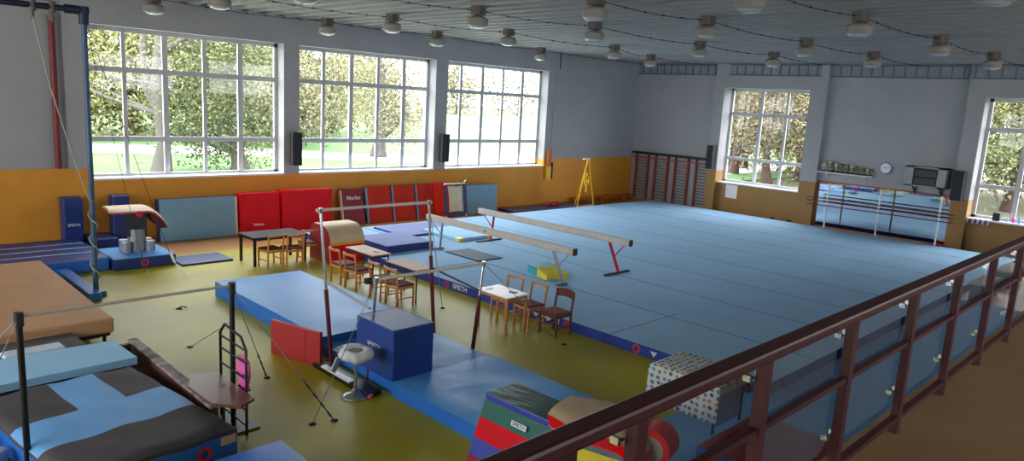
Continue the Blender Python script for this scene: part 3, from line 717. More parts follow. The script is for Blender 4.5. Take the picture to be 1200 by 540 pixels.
# mats lying on the blue floor
slab_mat('landing_mat', 'grey-violet topped thick mat on the blue floor beside the half-round block', 'mat', 10.5, 12.0, 14.95, 16.5, CZ, CZ + 0.2, 'carpet_grey', 'vinyl_db', 0.02)
slab_mat('landing_mat', 'thin lavender-blue mat at the back edge of the blue floor', 'mat', 12.2, 14.6, 16.5, 18.1, CZ, CZ + 0.06, 'carpet_grey', 'carpet_side', 0.012)
e = thing('landing_mat', 'pale cyan mat with yellow corners lying under the ends of the balance beams', 'mat', (13.8, 16.12, CZ), 0.02)
g = G(); g.rbox(-.62, .62, -.86, .9, 0, 0.09, 0.02, 2, top=1, mi=0); g.obj('cover', ['carpet', 'cyan_foam'], e)
for sx in (-1, 1): g = G(); g.rbox(sx * .56 - .09, sx * .56 + .09, -.87, -.68, -.0, 0.095, .01); g.obj('corner_patch', 'yellow', e)
slab_mat('floor_mat', 'thin grey rubber mat with black edge on the blue floor under the nearer beam', 'mat', 11.95, 12.75, 13.05, 14.35, CZ, CZ + 0.03, 'rubber', 'black_matte', 0.008)
e = thing('foam_wedge', 'small teal and yellow foam wedge lying on the blue floor under the nearer beam', 'foam wedge', (12.45, 11.15, CZ), -0.25)
for a, b, m_ in ((-.42, 0.0, 'yellow'), (0.0, .42, 'teal')):
    g = G(); g.prism([(a, 0), (b, 0), (b, 0.20 + .0 * b), (a, 0.20 if a == 0 else 0.1)], -0.3, 0.3, axis='x'); g.obj('foam_half', m_, e)

# half-round block (tan top, red sides)
e = thing('foam_barrel', 'half-round vaulting trainer with tan curved top and red sides between the tables', 'foam block', (9.60, 15.85, 0.006), 0.0)
prof = [(-0.50, 0.0), (-0.50, 0.46), (-0.50, 0.53)]
for k in range(1, 10):
    t = k * PI / 18; prof.append((-0.05 - 0.45 * math.cos(t), 0.53 + 0.40 * math.sin(t)))
prof += [(0.30, 0.93)]
for k in range(1, 6):
    t = k * PI / 12; prof.append((0.30 + 0.20 * math.sin(t), 0.53 + 0.40 * math.cos(t)))
prof += [(0.5, 0.53), (0.5, 0.0)]
n = len(prof); ms = [0, 2] + [1] * (n - 4) + [0, 0]
g = G(); g.prism(prof, -0.5, 0.48, mi=ms, cap=3); g.obj('body', ['red', 'tan', 'orange_stripe', 'maroon'], e)

# ------------------------------------------------------------------ uneven bars
UB = thing('uneven_bars', 'uneven bars with pale wooden rails and dark red posts over the blue landing mats', 'uneven bars', (5.6, 9.0, 0.006))
ox, oy = 5.6, 9.0
def P(x, y, z): return (x - ox, y - oy, z)
def upright(xf, yf, xt, yt, zt, frac, nm='post', zb=0.0):
    m1 = tuple(a + (b - a) * frac for a, b in zip((xf, yf, zb), (xt, yt, zt)))
    g = G(); g.tube([P(xf, yf, zb), P(*m1)], 0.034, 10); o = g.obj(nm, 'dark_red_steel', UB)
    g = G(); g.tube([P(*m1), P(xt, yt, zt)], 0.022, 10); g.obj('inner_tube', 'chrome', o)
    g = G(); g.tube([P(xt, yt, zt - .05), P(xt, yt, zt + .03)], 0.035, 10); g.obj('bar_clamp', 'chrome', o)
upright(5.60, 9.36, 5.56, 9.68, 2.42, 0.5); upright(7.72, 9.50, 7.64, 9.68, 2.42, 0.62)
upright(5.78, 8.62, 5.80, 8.50, 1.56, 0.62); upright(7.66, 8.42, 7.88, 8.48, 1.56, 0.66)
g = G(); g.tube([P(5.50, 9.68, 2.42), P(7.70, 9.68, 2.42)], 0.026, 12); g.obj('high_rail', 'white_bar', UB)
g = G(); g.tube([P(5.72, 8.50, 1.56), P(7.94, 8.48, 1.56)], 0.026, 12); g.obj('low_rail', 'white_bar', UB)
for s in (5.76, ): g = G(); g.tube([P(5.70, 8.5, 1.56), P(5.62, 8.5, 1.56)], 0.05, 10); g.obj('rail_end', 'black', UB)
g = G(); g.tube([P(5.58, 9.5, 1.32), P(5.78, 8.62, 1.1)], 0.02, 8); g.obj('spreader', 'grey_alu', UB)
g = G(); g.tube([P(7.68, 9.58, 1.28), P(7.78, 8.46, 1.12)], 0.018, 8); g.obj('spreader', 'dark_metal', UB)
g = G(); g.rbox(-0.12, 0.12, -0.95, 0.55, 0, 0.07, 0.01); g.obj('base_plate', 'black', UB, P(5.5, 9.0, 0))
g = G(); g.rbox(-0.05, 0.05, -0.5, 0.3, 0.07, 0.10, 0.01); g.obj('base_cap', 'white_metal', UB, P(5.42, 9.0, 0))
def cable(nm, p, q, owner_, turn=True, r=0.006):
    g = G(); g.tube([p, q], r, 6); o = g.obj(nm, 'grey_alu', owner_)
    if turn:
        a = Vector(q).lerp(Vector(p), 0.32); g = G(); a2 = Vector(q)
        for k in range(9):
            c = a2.lerp(a, (k + .5) / 9); dd = (a - a2).normalized(); 
            g.tube([c - dd * .04, c + dd * .04], [0.008, 0.014][k % 2], 6)
        g.obj('chain', 'dark_metal', o)
    g = G(); g.lathe([(0, 0), (0.05, 0), (0.045, 0.012), (0.02, 0.025), (0.0, 0.025)], 14, (q[0], q[1], q[2])); g.obj('floor_anchor', 'dark_metal', o)
cable('guy_cable', P(5.80, 8.5, 1.56), P(4.39, 7.79, 0), UB, False)
cable('guy_cable', P(7.88, 8.48, 1.56), P(9.42, 7.93, 0), UB, False); cable('guy_cable', P(7.64, 9.68, 2.42), P(9.05, 10.9, 0), UB, False)
g = G(); g.rbox(-.035, .035, -.02, .02, -.1, .1, .008); g.obj('tension_lever', 'grey_alu', UB, P(4.86, 8.03, 0.62), (0, 0.5, 0))

# ------------------------------------------------------------------ horizontal bar and spotting steps
HB = thing('horizontal_bar', 'low horizontal bar on black steel posts across the bottom left', 'horizontal bar', (3.63, 8.4, 0.006))
ox, oy = 3.63, 8.4
g = G(); g.tube([P(3.63, 8.40, 0), P(3.63, 8.40, 1.80)], 0.032, 10); o = g.obj('post', 'black', HB)
g = G(); g.tube([P(3.63, 8.4, 1.70), P(3.63, 8.4, 1.84)], 0.045, 10); g.obj('bar_clamp', 'dark_metal', o)
g = G(); g.tube([P(1.43, 8.35, 0), P(1.43, 8.35, 1.80)], 0.032, 10); o = g.obj('post', 'black', HB)
g = G(); g.tube([P(1.43, 8.35, 1.70), P(1.43, 8.35, 1.84)], 0.045, 10); g.obj('bar_clamp', 'dark_metal', o)
g = G(); g.tube([P(1.40, 8.35, 1.8), P(3.66, 8.4, 1.8)], 0.016, 10); g.obj('rail', 'beam_leather', HB)
for q in ((1.43, 3.63)):
    g = G(); g.rbox(-.2, .2, -.3, .3, 0, .02, .005); g.obj('base_plate', 'black', HB, P(q, 8.38, 0))
cable('guy_cable', P(3.63, 8.4, 1.78), P(4.66, 7.71, 0), HB); cable('guy_cable', P(3.63, 8.4, 1.78), P(4.63, 9.54, 0), HB)
cable('guy_cable', P(3.66, 8.42, 1.35), P(4.25, 11.45, 0), HB, False)
g = G(); g.lathe([(0, 0), (0.06, 0), (0.05, 0.02), (0.0, 0.02)], 12); g.tube([(0, 0, .02), (.05, -.03, .05), (.12, -.08, .03)], .012, 6); tag(g.obj('floor_hook', 'black', None, (4.87, 13.63, 0.006)), 'small black hook lying on the yellow floor between left post and landing mat', 'hook')
cable('guy_cable', P(1.43, 8.35, 1.78), P(0.35, 9.8, 0.0), HB, False); cable('guy_cable', P(1.43, 8.35, 1.78), P(0.3, 7.3, 0.0), HB, False)

SP = thing('spotting_steps', 'black tubular ladder with a brown standing board beside the foam mats', 'steps', (3.6, 8.1, 0.006), 0.0)
ox, oy = 3.6, 8.1
for y, lo in ((8.74, 1.12), (8.0, 1.08)):
    g = G(); g.tube([P(3.62, y, 0), P(3.62, y, lo), P(3.62, y + (-0.14 if y > 8.3 else 0.14), lo + 0.14)], 0.018, 8); g.obj('side_rail', 'black', SP)
g = G(); g.tube([P(3.62, 8.60, 1.26), P(3.62, 8.14, 1.22)], 0.016, 8); g.obj('top_bar', 'black', SP)
for z in (0.12, 0.32, 0.52, 0.72, 0.92, 1.08): g = G(); g.tube([P(3.62, 8.74, z), P(3.62, 8.0, z)], 0.013, 8); g.obj('rung', 'black', SP)
z = 0.56; pr = [P(3.58, 8.75, 0)[:2], P(3.30, 8.85, 0)[:2], P(3.12, 8.5, 0)[:2], P(3.14, 7.85, 0)[:2], P(3.36, 7.58, 0)[:2], P(3.58, 7.7, 0)[:2]]
g = G(); g.prism(pr, z, z + 0.035, axis='z'); g.obj('standing_board', 'board_wood', SP)
for y in (8.5, 7.9): g = G(); g.tube([P(3.3, y, z), P(3.3, y, 0.0)], 0.015, 8); g.obj('leg', 'black', SP)
# pink cloth on the steps
g = G(); vs = []
for j in range(13):
    for i in range(9):
        u, v = i / 8, j / 12; vs.append((0.05 * math.sin(u * 19 + v * 3) * (0.3 + v) + 0.03, (u - .5) * 0.28 * (1 - 0.35 * v + .12 * math.sin(v * 5)), 0.95 - v * 0.42 - 0.03 * math.sin(u * 9)))
g.add(vs, [(j * 9 + i, j * 9 + i + 1, (j + 1) * 9 + i + 1, (j + 1) * 9 + i) for j in range(12) for i in range(8)], 0, True)
pc = g.obj('cloth', 'pink', None, (3.63, 8.18, 0.0)); tag(pc, 'crumpled pink cloth hanging from a rung of the black steps', 'cloth')
q_ = pc.modifiers.new('thick', 'SOLIDIFY'); q_.thickness = 0.012

# ------------------------------------------------------------------ foam pit with mats, bottom left
e = thing('foam_pit', 'low wooden foam pit box with worn padded rim at the bottom left', 'foam pit', (3.2, 9.3, 0.006))
ox, oy = 3.2, 9.3
g = G(); g.box(3.24 - ox, 3.32 - ox, 8.1 - oy, 11.1 - oy, 0, 0.40); g.obj('side_board', 'pit_wood', e)
g = G(); g.rbox(3.22 - ox, 3.36 - ox, 8.1 - oy, 11.12 - oy, 0.395, 0.43, 0.015, 2); g.obj('padded_rim', 'pit_tape', e)
g = G(); g.box(-0.5 - ox, 3.24 - ox, 11.02 - oy, 11.1 - oy, 0, 0.38); g.obj('end_board', 'pit_wood', e)
# patchwork soft mat
def patch_mat():
    e = thing('patchwork_mat', 'big soft mat of blue and dark brown patches lying in the foam pit', 'mat', (1.57, 7.28, 0.04), 0.128)
    W, D = 1.72, 2.62; nx, ny = 36, 48; vs = []
    def hz(u, v): return 0.40 + 0.035 * math.sin(u * 3.4 + 0.5) - 0.05 * math.sin(v * 3.1) * (1 - u) + 0.012 * math.sin(u * 17 + v * 9) * math.sin(v * 13 + 1) + .03 * u
    ed = lambda t: min(1, min(t, 1 - t) * 18)
    for j in range(ny + 1):
        for i in range(nx + 1):
            u, v = i / nx, j / ny; vs.append((u * W, v * D - 0.06 * math.sin(u * 3), hz(u, v) - 0.05 * (1 - min(ed(u), ed(v))) ** 2))
    fs, ms = [], []
    for j in range(ny):
        for i in range(nx):
            u, v = (i + .5) / nx, (j + .5) / ny
            fs.append((j * (nx + 1) + i, j * (nx + 1) + i + 1, (j + 1) * (nx + 1) + i + 1, (j + 1) * (nx + 1) + i))
            b = 1
            if v < 0.31: b = 0
            elif v > 0.60: b = 0 if (u < 0.40 or u > 0.70) else 1
            ms.append(b)
    g = G(); g.add(vs, fs, ms, True)
    idx = [i for i in range(nx + 1)] + [(j + 1) * (nx + 1) - 1 for j in range(1, ny + 1)] + [ny * (nx + 1) + i for i in range(nx - 1, -1, -1)] + [j * (nx + 1) for j in range(ny - 1, 0, -1)]
    r = [vs[i] for i in idx]; n = len(r)
    g.obj('patched_cover', ['patch_brown', 'patch_blue'], e)
    g = G(); mid = [(a, b, c - 0.05) for a, b, c in r]
    g.add(r + mid, [(i, (i + 1) % n, n + (i + 1) % n, n + i) for i in range(n)], 1)
    g.add(mid + [(a, b, 0.03) for a, b, c in r], [(i, (i + 1) % n, n + (i + 1) % n, n + i) for i in range(n)], 0)
    g.obj('side_cover', ['vinyl_b', 'patch_brown'], e)
    ring_mark(e, (1.30, -0.055, 0.20), 0.09, (0, -1, 0)); 
    g = G(); g.rbox(-0.09, 0.09, -0.01, 0.01, -0.05, 0.05, 0.008); g.obj('handle_patch', 'tan', e, (1.60, -0.03, 0.26))
    return e
patch_mat()
# cyan foam slab with a slight sag
def sag_slab(name, label, pts, z, t, m_, sag=0.03, loc=(0, 0, 0)):
    (x0, y0), (x1, y1), (x2, y2), (x3, y3) = pts; nx, ny = 24, 10; vs = []
    for j in range(ny + 1):
        for i in range(nx + 1):
            u, v = i / nx, j / ny
            x = (x0 * (1 - u) + x1 * u) * (1 - v) + (x3 * (1 - u) + x2 * u) * v; y = (y0 * (1 - u) + y1 * u) * (1 - v) + (y3 * (1 - u) + y2 * u) * v
            vs.append((x, y, z - sag * (1 - u) * 1.5 + sag * math.sin(u * 4)))
    f = [(j * (nx + 1) + i, j * (nx + 1) + i + 1, (j + 1) * (nx + 1) + i + 1, (j + 1) * (nx + 1) + i) for j in range(ny) for i in range(nx)]
    g = G(); g.add(vs, f, 0, True); lo = [(a, b, c - t) for a, b, c in vs]; g.add(lo, [q[::-1] for q in f], 0, True)
    idx = [i for i in range(nx + 1)] + [(j + 1) * (nx + 1) - 1 for j in range(1, ny + 1)] + [ny * (nx + 1) + i for i in range(nx - 1, -1, -1)] + [j * (nx + 1) for j in range(ny - 1, 0, -1)]
    n = len(idx); g.add([vs[i] for i in idx] + [lo[i] for i in idx], [(i, (i + 1) % n, n + (i + 1) % n, n + i) for i in range(n)], 0)
    return tag(g.obj(name, m_, None, loc), label, 'foam slab')
sag_slab('foam_slab', 'pale cyan foam slab lying across the pit behind the patchwork mat', [(0.2, 9.85), (3.05, 10.12), (3.0, 11.0), (0.2, 10.85)], 0.52, 0.1, 'cyan_foam', 0.03)
sag_slab('foam_slab', 'dark grey-brown foam slab at the far end of the pit under the white one', [(0.1, 10.95), (2.75, 11.15), (2.72, 12.05), (0.1, 11.75)], 0.40, 0.1, 'patch_brown', 0.02)
g = G(); g.rbox(-0.36, 0.36, -.14, .14, 0, 0.07, 0.03, 3); tag(g.obj('foam_slab', 'white_foam', None, (2.07, 11.25, 0.415), (0, 0, 0.05)), 'small white foam slab lying on the dark slab in the pit', 'foam slab')
g = G(); g.box(-2.2, 1.2, -1.8, 1.75, 0, 0.04); tag(g.obj('pit_base_mat', 'patch_brown', None, (1.95, 9.3, 0.006)), 'dark base mat at the bottom of the foam pit', 'mat')
for k, (x, y, z, r, m_, lb) in enumerate(((1.18, 9.3, .05, .3, 'black_matte', 'black foam cube in the pit left of the patchwork mat'), (1.15, 8.75, .05, .9, 'white_foam', 'white crumpled foam piece in the pit left of the patchwork mat'), (1.22, 8.2, .05, .5, 'foam_green', 'olive foam cube at the left edge of the pit'), (1.30, 7.7, .12, 1.2, 'foam_grey', 'grey foam cube nearest the camera in the pit'), (0.9, 7.9, .05, .2, 'foam_green', 'olive foam cube at the very left in the pit'))):
    g = G(); g.rbox(-.12, .12, -.12, .12, 0, .24, .03, 3); tag(g.obj('foam_cube', m_, None, (x, y, z), (0.15, 0.1, r)), lb, 'foam cube')
# tan crash mat on its low black frame
e = thing('crash_mat', 'huge tan crash mat on a low black frame at the left', 'mat', (1.9, 14.4, 0.006))
g = G(); g.rbox(-2.4, 1.42, -2.35, 2.4, 0.26, 0.5, 0.04, 3); g.obj('cover', 'tan_dull', e)
for y in (-2.15, 2.2): g = G(); g.bar((-2.3, y, 0.2), (1.4, y, 0.2), 0.05, 0.06); g.obj('frame_rail', 'black', e)
for x in (-1.6, -.4, 0.6, 1.32):
    for y in (-2.15, 2.2): g = G(); g.tube([(x, y, 0), (x, y, 0.28)], 0.03, 8); g.obj('leg', 'black', e)
g = G(); g.box(-2.3, 1.3, -2.0, 2.1, 0.1, 0.27); g.obj('bed', 'black_matte', e)
g = G(); g.rbox(-.12, .12, -1.0, 1.95, 0, 0.16, .03); tag(g.obj('edge_pad', 'vinyl_b', None, (3.80, 15.9, 0.006)), 'narrow blue edge pad on the floor along the tan crash mat', 'padding')
# bright blue mat at the bottom
wrinkled('landing_mat', 'bright blue mat at the bottom edge, right of the patchwork mat', 'mat', 2.75, 3.62, 5.0, 7.12, 0.006, 0.3, 'vinyl_b', 'vinyl_db', .008, 5)

# magnesia stand: chrome pedestal with cloth-covered bowl
e = thing('chalk_stand', 'round white cloth-covered chalk bowl on a chrome pedestal by the landing mats', 'chalk stand', (5.3, 8.22, 0.006))
ox = oy = 0
g = G(); g.lathe([(0.0, 0), (0.2, 0), (0.2, 0.012), (0.14, 0.035), (0.05, 0.07), (0.035, 0.1), (0.0, 0.1)], 28); g.obj('base', 'chrome', e)
g = G(); g.tube([(0, 0, 0.06), (0, 0, 0.62)], 0.024, 12); g.obj('pole', 'chrome', e)
g = G(); seg = 36; vs = []; pf = [(0.03, .60), (.15, .56), (.22, .57), (.245, .64), (.215, .705), (.14, .70), (.09, .67), (0, .665)]
for r, z in pf:
    for k in range(seg):
        t = 2 * PI * k / seg; q = 1 + 0.06 * math.sin(5 * t) * (r / .23) ** 2 + .03 * math.sin(11 * t) * (r / .23) ** 2
        vs.append((r * q * math.cos(t), r * q * math.sin(t), z - 0.03 * (r / .23) ** 2 * max(0, math.sin(3 * t + 1))))
g.add(vs, [(i * seg + k, i * seg + (k + 1) % seg, (i + 1) * seg + (k + 1) % seg, (i + 1) * seg + k) for i in range(len(pf) - 1) for k in range(seg)], 0, True)
g.obj('cloth_cover', 'paper', e)
g = G(); g.disc((0, 0, 0.672), 0.10, (0, 0, 1), 20); g.obj('chalk', 'foam_grey', e)
g = G(); g.rbox(-.05, .05, -.03, .03, 0, .04, .015); tag(g.obj('hand_grip', 'pink', None, (5.42, 8.02, 0.02), (0, 0, .5)), 'small pink hand grip dropped by the foot of the chalk stand', 'hand grip')

# ------------------------------------------------------------------ rings frame on the left
e = thing('rings_frame', 'tall blue-grey steel rings frame post and crossbar at the far left', 'rings frame', (3.92, 15.31, 0.006))
g = G(); g.tube([(0, 0, 0.1), (0, 0, 5.36)], 0.05, 12); g.obj('post', 'blue_steel', e)
g = G(); g.tube([(0.05, 0, 5.40), (-6.0, 0, 5.40)], 0.055, 12); g.obj('crossbar', 'dark_blue_steel', e)
g = G(); g.tube([(0, 0, 5.15), (0, 0, 5.47)], 0.085, 12); g.tube([(-.3, 0, 5.4), (.08, 0, 5.4)], 0.08, 12); g.obj('corner_joint', 'dark_blue_steel', e)
g = G(); g.rbox(-.16, .16, -.10, .10, 0, .1, .01); g.obj('foot', 'blue_steel', e)
for xx in (-.8, -.5): g = G(); g.tube([(xx, 0, 5.3), (xx, 0, 5.5)], .06, 10); g.tube([(xx, 0, 5.3), (xx, 0, 5.16)], .03, 8); g.obj('rope_clamp', 'lamp_box', e)
pts = [(-.8, -.02, 5.2), (-.6, -.05, 4.0), (-.36, -.07, 3.0), (-.12, -.08, 2.1), (-.06, -.08, 1.9)]
for k in range(28): t = k * 0.75; pts.append((0.075 * math.cos(t), 0.075 * math.sin(t), 1.85 - k * 0.058))
g = G(); g.tube(pts, 0.014, 6); o = g.obj('climbing_rope', 'rope', None, (3.92, 15.31, 0.006)); tag(o, 'grey rope running down from the crossbar and wound around the tall left post', 'rope')
for q in ((4.87, 13.63, 0), (5.71, 16.42, 0)):
    pass
g = G(); g.tube([(0, 0, 5.3), (1.79, 1.11, 0.42)], 0.006, 6); o1 = g.obj('guy_wire', 'dark_metal', e)
g = G(); g.tube([(1.79, 1.11, 0.5), (1.86, 1.05, .25)], .03, 8); g.tube([(1.86, 1.05, .25), (1.95, .55, 0.0)], .012, 6); g.obj('wire_tensioner', 'white_metal', o1)
g = G(); g.tube([(0, 0, 5.3), (1.30, 1.55, 0.5)], 0.005, 6); g.tube([(1.30, 1.55, 0.5), (1.33, 1.35, 0.0)], .008, 6); g.obj('guy_wire', 'dark_metal', e)

# red heating pipe
e = thing('wall_pipe', 'vertical red-brown pipe on the wall left of the first window', 'pipe', (4.5, YW - 0.02, WAL + 0.03))
g = G(); g.tube([(0, 0, 0.0), (0, 0, 3.5)], 0.07, 14); g.obj('pipe', 'red_pipe', e)
g = G(); g.tube([(0, 0, 3.5), (0, 0, 3.62)], 0.085, 14); g.obj('collar', 'lamp_box', e)
g = G(); g.tube([(0, 0, 3.62), (0, 0, 4.3)], 0.035, 10); g.obj('upper_pipe', 'lamp_box', e)
g = G(); g.tube([(0, 0, 0), (0.02, 0, -.25), (.02, 0, -.6)], .02, 6); tag(g.obj('wall_cable', 'black_matte', None, (22.5, YW - .08, HC - .04)), 'short black cable hanging at the top of the wall beside the third window', 'cable')

# ------------------------------------------------------------------ furniture
def table(label, x0, x1, y0, y1, z, top, leg, lr, t=0.025, apron=True):
    e = thing('table', label, 'table', ((x0 + x1) / 2, (y0 + y1) / 2, 0.006))
    w, d = (x1 - x0) / 2, (y1 - y0) / 2
    g = G(); g.rbox(-w, w, -d, d, z - t, z, 0.006, 1); g.obj('tabletop', top, e)
    for sx in (-1, 1):
        for sy in (-1, 1):
            g = G(); g.box(sx * (w - .05) - lr, sx * (w - .05) + lr, sy * (d - .05) - lr, sy * (d - .05) + lr, 0, z - t); g.obj('leg', leg, e)
    g = G(); a = w - .06; b = d - .06
    g.box(-a, a, -b - .01, -b + .01, z - t - .06, z - t); g.box(-a, a, b - .01, b + .01, z - t - .06, z - t); g.box(-a - .01, -a + .01, -b, b, z - t - .06, z - t); g.box(a - .01, a + .01, -b, b, z - t - .06, z - t)
    g.obj('apron', leg, e); return e
table('dark-topped table with black legs in front of the red crash mats', 7.45, 8.85, 16.0, 16.85, 0.70, 'table_dark', 'black', 0.028)
table('beige school table beside the half-round block, small dark object on it', 8.72, 9.22, 12.95, 14.05, 0.73, 'table_light', 'dark_metal', 0.012)
table('beige school table in the middle, along the edge of the blue floor', 8.70, 9.22, 11.35, 12.42, 0.73, 'table_light', 'dark_metal', 0.012)
table('white-topped table nearest the balcony, beside the three chairs', 8.82, 9.40, 8.82, 9.66, 0.73, 'table_white', 'light_wood', 0.018)
for (x, y, lb) in ((9.02, 13.25, 'small black phone lying on the beige table by the half-round block'), (9.22, 9.08, 'small black phone lying on the white-topped table')):
    g = G(); g.rbox(-.04, .04, -.075, .075, 0, .012, .004); tag(g.obj('phone', 'black', None, (x, y, 0.737), (0, 0, .4)), lb, 'phone')
g = G(); pts = [(-.08 + .02 * k, .03 * math.sin(k * 1.3), 0.006) for k in range(9)]; g.tube(pts, .004, 5); tag(g.obj('cord', 'rubber', None, (9.0, 9.5, 0.737)), 'thin grey cord curled on the far end of the white-topped table', 'cord')

def chair(label, wood, seatm, wide_back=False):
    """faces +y in its own frame; back posts lean slightly"""
    e = thing('wooden_chair', label, 'chair', (0, 0, 0), 0, 'chairs around the small tables')
    w = 0.205
    for sx in (-1, 1):
        g = G(); g.bar((sx * w, -.2, 0), (sx * w, -.2, .42), .032, .032); g.bar((sx * w, -.2, .42), (sx * w, -.25, .80), .03, .032); g.obj('leg', wood, e)
        g = G(); g.bar((sx * w, .19, 0), (sx * w, .19, .43), .032, .032); g.obj('leg', wood, e)
    g = G()
    for sx in (-1, 1): g.box(sx * w - .011, sx * w + .011, -.19, .18, .36, .41); g.box(sx * w - .009, sx * w + .009, -.19, .18, .16, .185)
    g.box(-w, w, .18, .2, .36, .41); g.box(-w, w, -.21, -.19, .36, .41); g.obj('seat_frame', wood, e)
    g = G(); g.rbox(-.215, .215, -.19, .22, .415, .455, .018, 2); g.obj('seat', seatm, e)
    vs = []; h = 0.11 if not wide_back else 0.16
    n = 8
    for k in range(n + 1):
        u = -1 + 2 * k / n; c = -.035 * (1 - u * u)
        ya = -.25 + c; arch = (.03 * (1 - u * u)) if wide_back else 0.0
        z1 = .80 + arch; z0 = z1 - h * (.45 if not wide_back else 1)
        vs += [(u * w * 1.08, ya - .009, z0), (u * w * 1.08, ya - .009, z1), (u * w * 1.08, ya + .009, z1), (u * w * 1.08, ya + .009, z0)]
    g = G(); fs = []
    for k in range(n):
        for q in range(4): fs.append((k * 4 + q, k * 4 + (q + 1) % 4, (k + 1) * 4 + (q + 1) % 4, (k + 1) * 4 + q))
    fs += [(0, 1, 2, 3), (n * 4 + 3, n * 4 + 2, n * 4 + 1, n * 4)]
    g.add(vs, fs); g.obj('backrest', wood, e)
    return e
c0 = chair('', 'light_wood', 'seat_brown')
CH = [(7.85, 15.95, 0.12, 'light wooden chair with brown seat at the dark table, leftmost'), (8.33, 15.82, -0.1, 'light wooden chair at the dark table, second from the left, slightly turned'),
      (8.98, 16.2, -0.25, 'light wooden chair between the dark table and the half-round block'), (8.50, 13.75, -PI / 2, 'light wooden chair at the first beige table, nearer the half-round block'),
      (8.50, 13.15, -PI / 2 + .05, 'light wooden chair at the first beige table, on the side towards the balcony'), (8.52, 12.22, -PI / 2 - .04, 'light wooden chair at the second beige table, far one behind the low rail end'),
      (8.50, 11.62, -PI / 2, 'light wooden chair at the second beige table, nearest the landing mat'), (9.68, 9.72, PI / 2, 'light wooden chair with open back behind the white-topped table, farthest of three'),
      (9.70, 9.10, PI / 2 - .05, 'light wooden chair with open back right of the white-topped table, middle of three')]
for i, (x, y, r, lb) in enumerate(CH): placed(c0, i == 0, (x, y, 0.006), r, lb)
c1 = chair('dark stained wooden chair with rust seat and broad backrest, nearest the balcony', 'dark_wood', 'seat_rust', True)
c1.location = (9.74, 8.46, 0.006); c1.rotation_euler = (0, 0, PI / 2 + .0)
del c1['group']

# ------------------------------------------------------------------ far wall fittings
# wall bars: four ladders
WB = [(20.10, 19.25), (18.95, 18.1), (17.8, 16.95), (16.72, 16.22)]
WB = [(19.95 - 1.06 * k, 19.95 - 1.06 * k - 0.66) for k in range(4)]
names = ['in the room corner', 'second from the corner', 'third from the corner', 'next to the black speaker pillar']
for (a, b), nm in zip(WB, names):
    e = thing('wall_bars', 'red-brown wooden wall bars ladder on the far wall, ' + nm, 'wall bars', (XF - .02, (a + b) / 2, 0.12))
    w = (a - b) / 2
    for s in (-1, 1): g = G(); g.box(-.15, -.0, s * w - .03, s * w + .03, 0, 2.05); g.obj('upright', 'bar_wood', e)
    for k in range(13): g = G(); g.tube([(-.11, -w, .14 + k * .135), (-.11, w, .14 + k * .135)], .02, 8); g.obj('rung', 'rung_wood', e)
g = G(); g.rbox(-.2, 0, -2.0, 2.02, 0, .1, .01); tag(g.obj('wall_shelf', 'black_matte', None, (XF - .0, 18.15, 2.18)), 'long dark shelf board above the wall bars on the far wall', 'shelf')
g = G(); g.bar((0, -2.0, 0), (0, 2.02, 0), .05, .06); tag(g.obj('wall_batten', 'bar_wood', None, (XF - .2, 18.15, 2.03)), 'red-brown wooden batten across the top of the wall bars', 'batten')

def speaker(label, loc, rot, w=.3, h=1.0, d=.22):
    e = thing('loudspeaker', label, 'loudspeaker', loc, rot)
    g = G(); g.rbox(-w / 2, w / 2, -d / 2, d / 2, 0, h, .012, 2); g.obj('cabinet', 'black_matte', e)
    g = G(); g.rbox(-w / 2 + .02, w / 2 - .02, -d / 2 - .012, -d / 2 + .001, .03, h - .03, .005, 1); g.obj('grille', 'speaker', e)
    g = G(); g.box(-.04, .04, d / 2, d / 2 + .075, h * .4, h * .6); g.obj('wall_bracket', 'black', e); return e
speaker('tall black loudspeaker on the pillar between the first and second window', (10.72, YW - 0.2, 1.95), -0.2)
speaker('tall black loudspeaker on the pillar between the second and third window', (16.48, YW - 0.2, 1.95), -0.2)
speaker('black loudspeaker high on the pillar beside the wall bars', (FP - .18, 15.93, 1.87), -PI / 2, .3)
speaker('black loudspeaker on the wall right of the grey cabinet', (FP - .18, 6.58, 1.78), -PI / 2, .34)

# mirror and ballet barre
mr = thing('wall_mirror', 'wide wall mirror with brown frame behind the ballet barre', 'mirror', (XF - 0.0, 9.09, 0.16))
g = G(); g.box(-.02, 0, -2.28, 2.28, 0.0, 1.68); g.obj('glass', 'mirror', mr)
g = G(); g.box(-.035, 0, -2.33, 2.33, 1.68, 1.73); g.box(-.035, 0, -2.33, 2.33, -.04, 0); g.box(-.035, 0, -2.33, -2.28, -.04, 1.73); g.box(-.035, 0, 2.28, 2.33, -.04, 1.73); g.obj('frame', 'bar_wood', mr)
ba = thing('ballet_barre', 'ballet barre with white posts and thin red-brown rails before the mirror', 'ballet barre', (27.32, 8.9, CZ))
for y in (1.78, -.06, -2.0):
    g = G(); g.tube([(0, y, 0), (0, y, 1.68)], .032, 10); o = g.obj('post', 'white_metal', ba)
    g = G(); g.tube([(0, y, 1.45), (.5, y, 1.45)], .012, 6); g.obj('wall_arm', 'white_metal', o)
for z in (1.10, 0.98, 0.84): g = G(); g.tube([(-.02, -2.45, z), (-.02, 2.55, z)], .02, 8); g.obj('rail', 'red_pipe', ba)
g = G(); g.rbox(-.12, .12, -.18, .18, 0, .22, .03); e = g.obj('shoe_bag', 'red_dull', None, (27.6, 6.95, 0.006)); tag(e, 'small red bag on the floor at the right end of the mirror', 'bag')

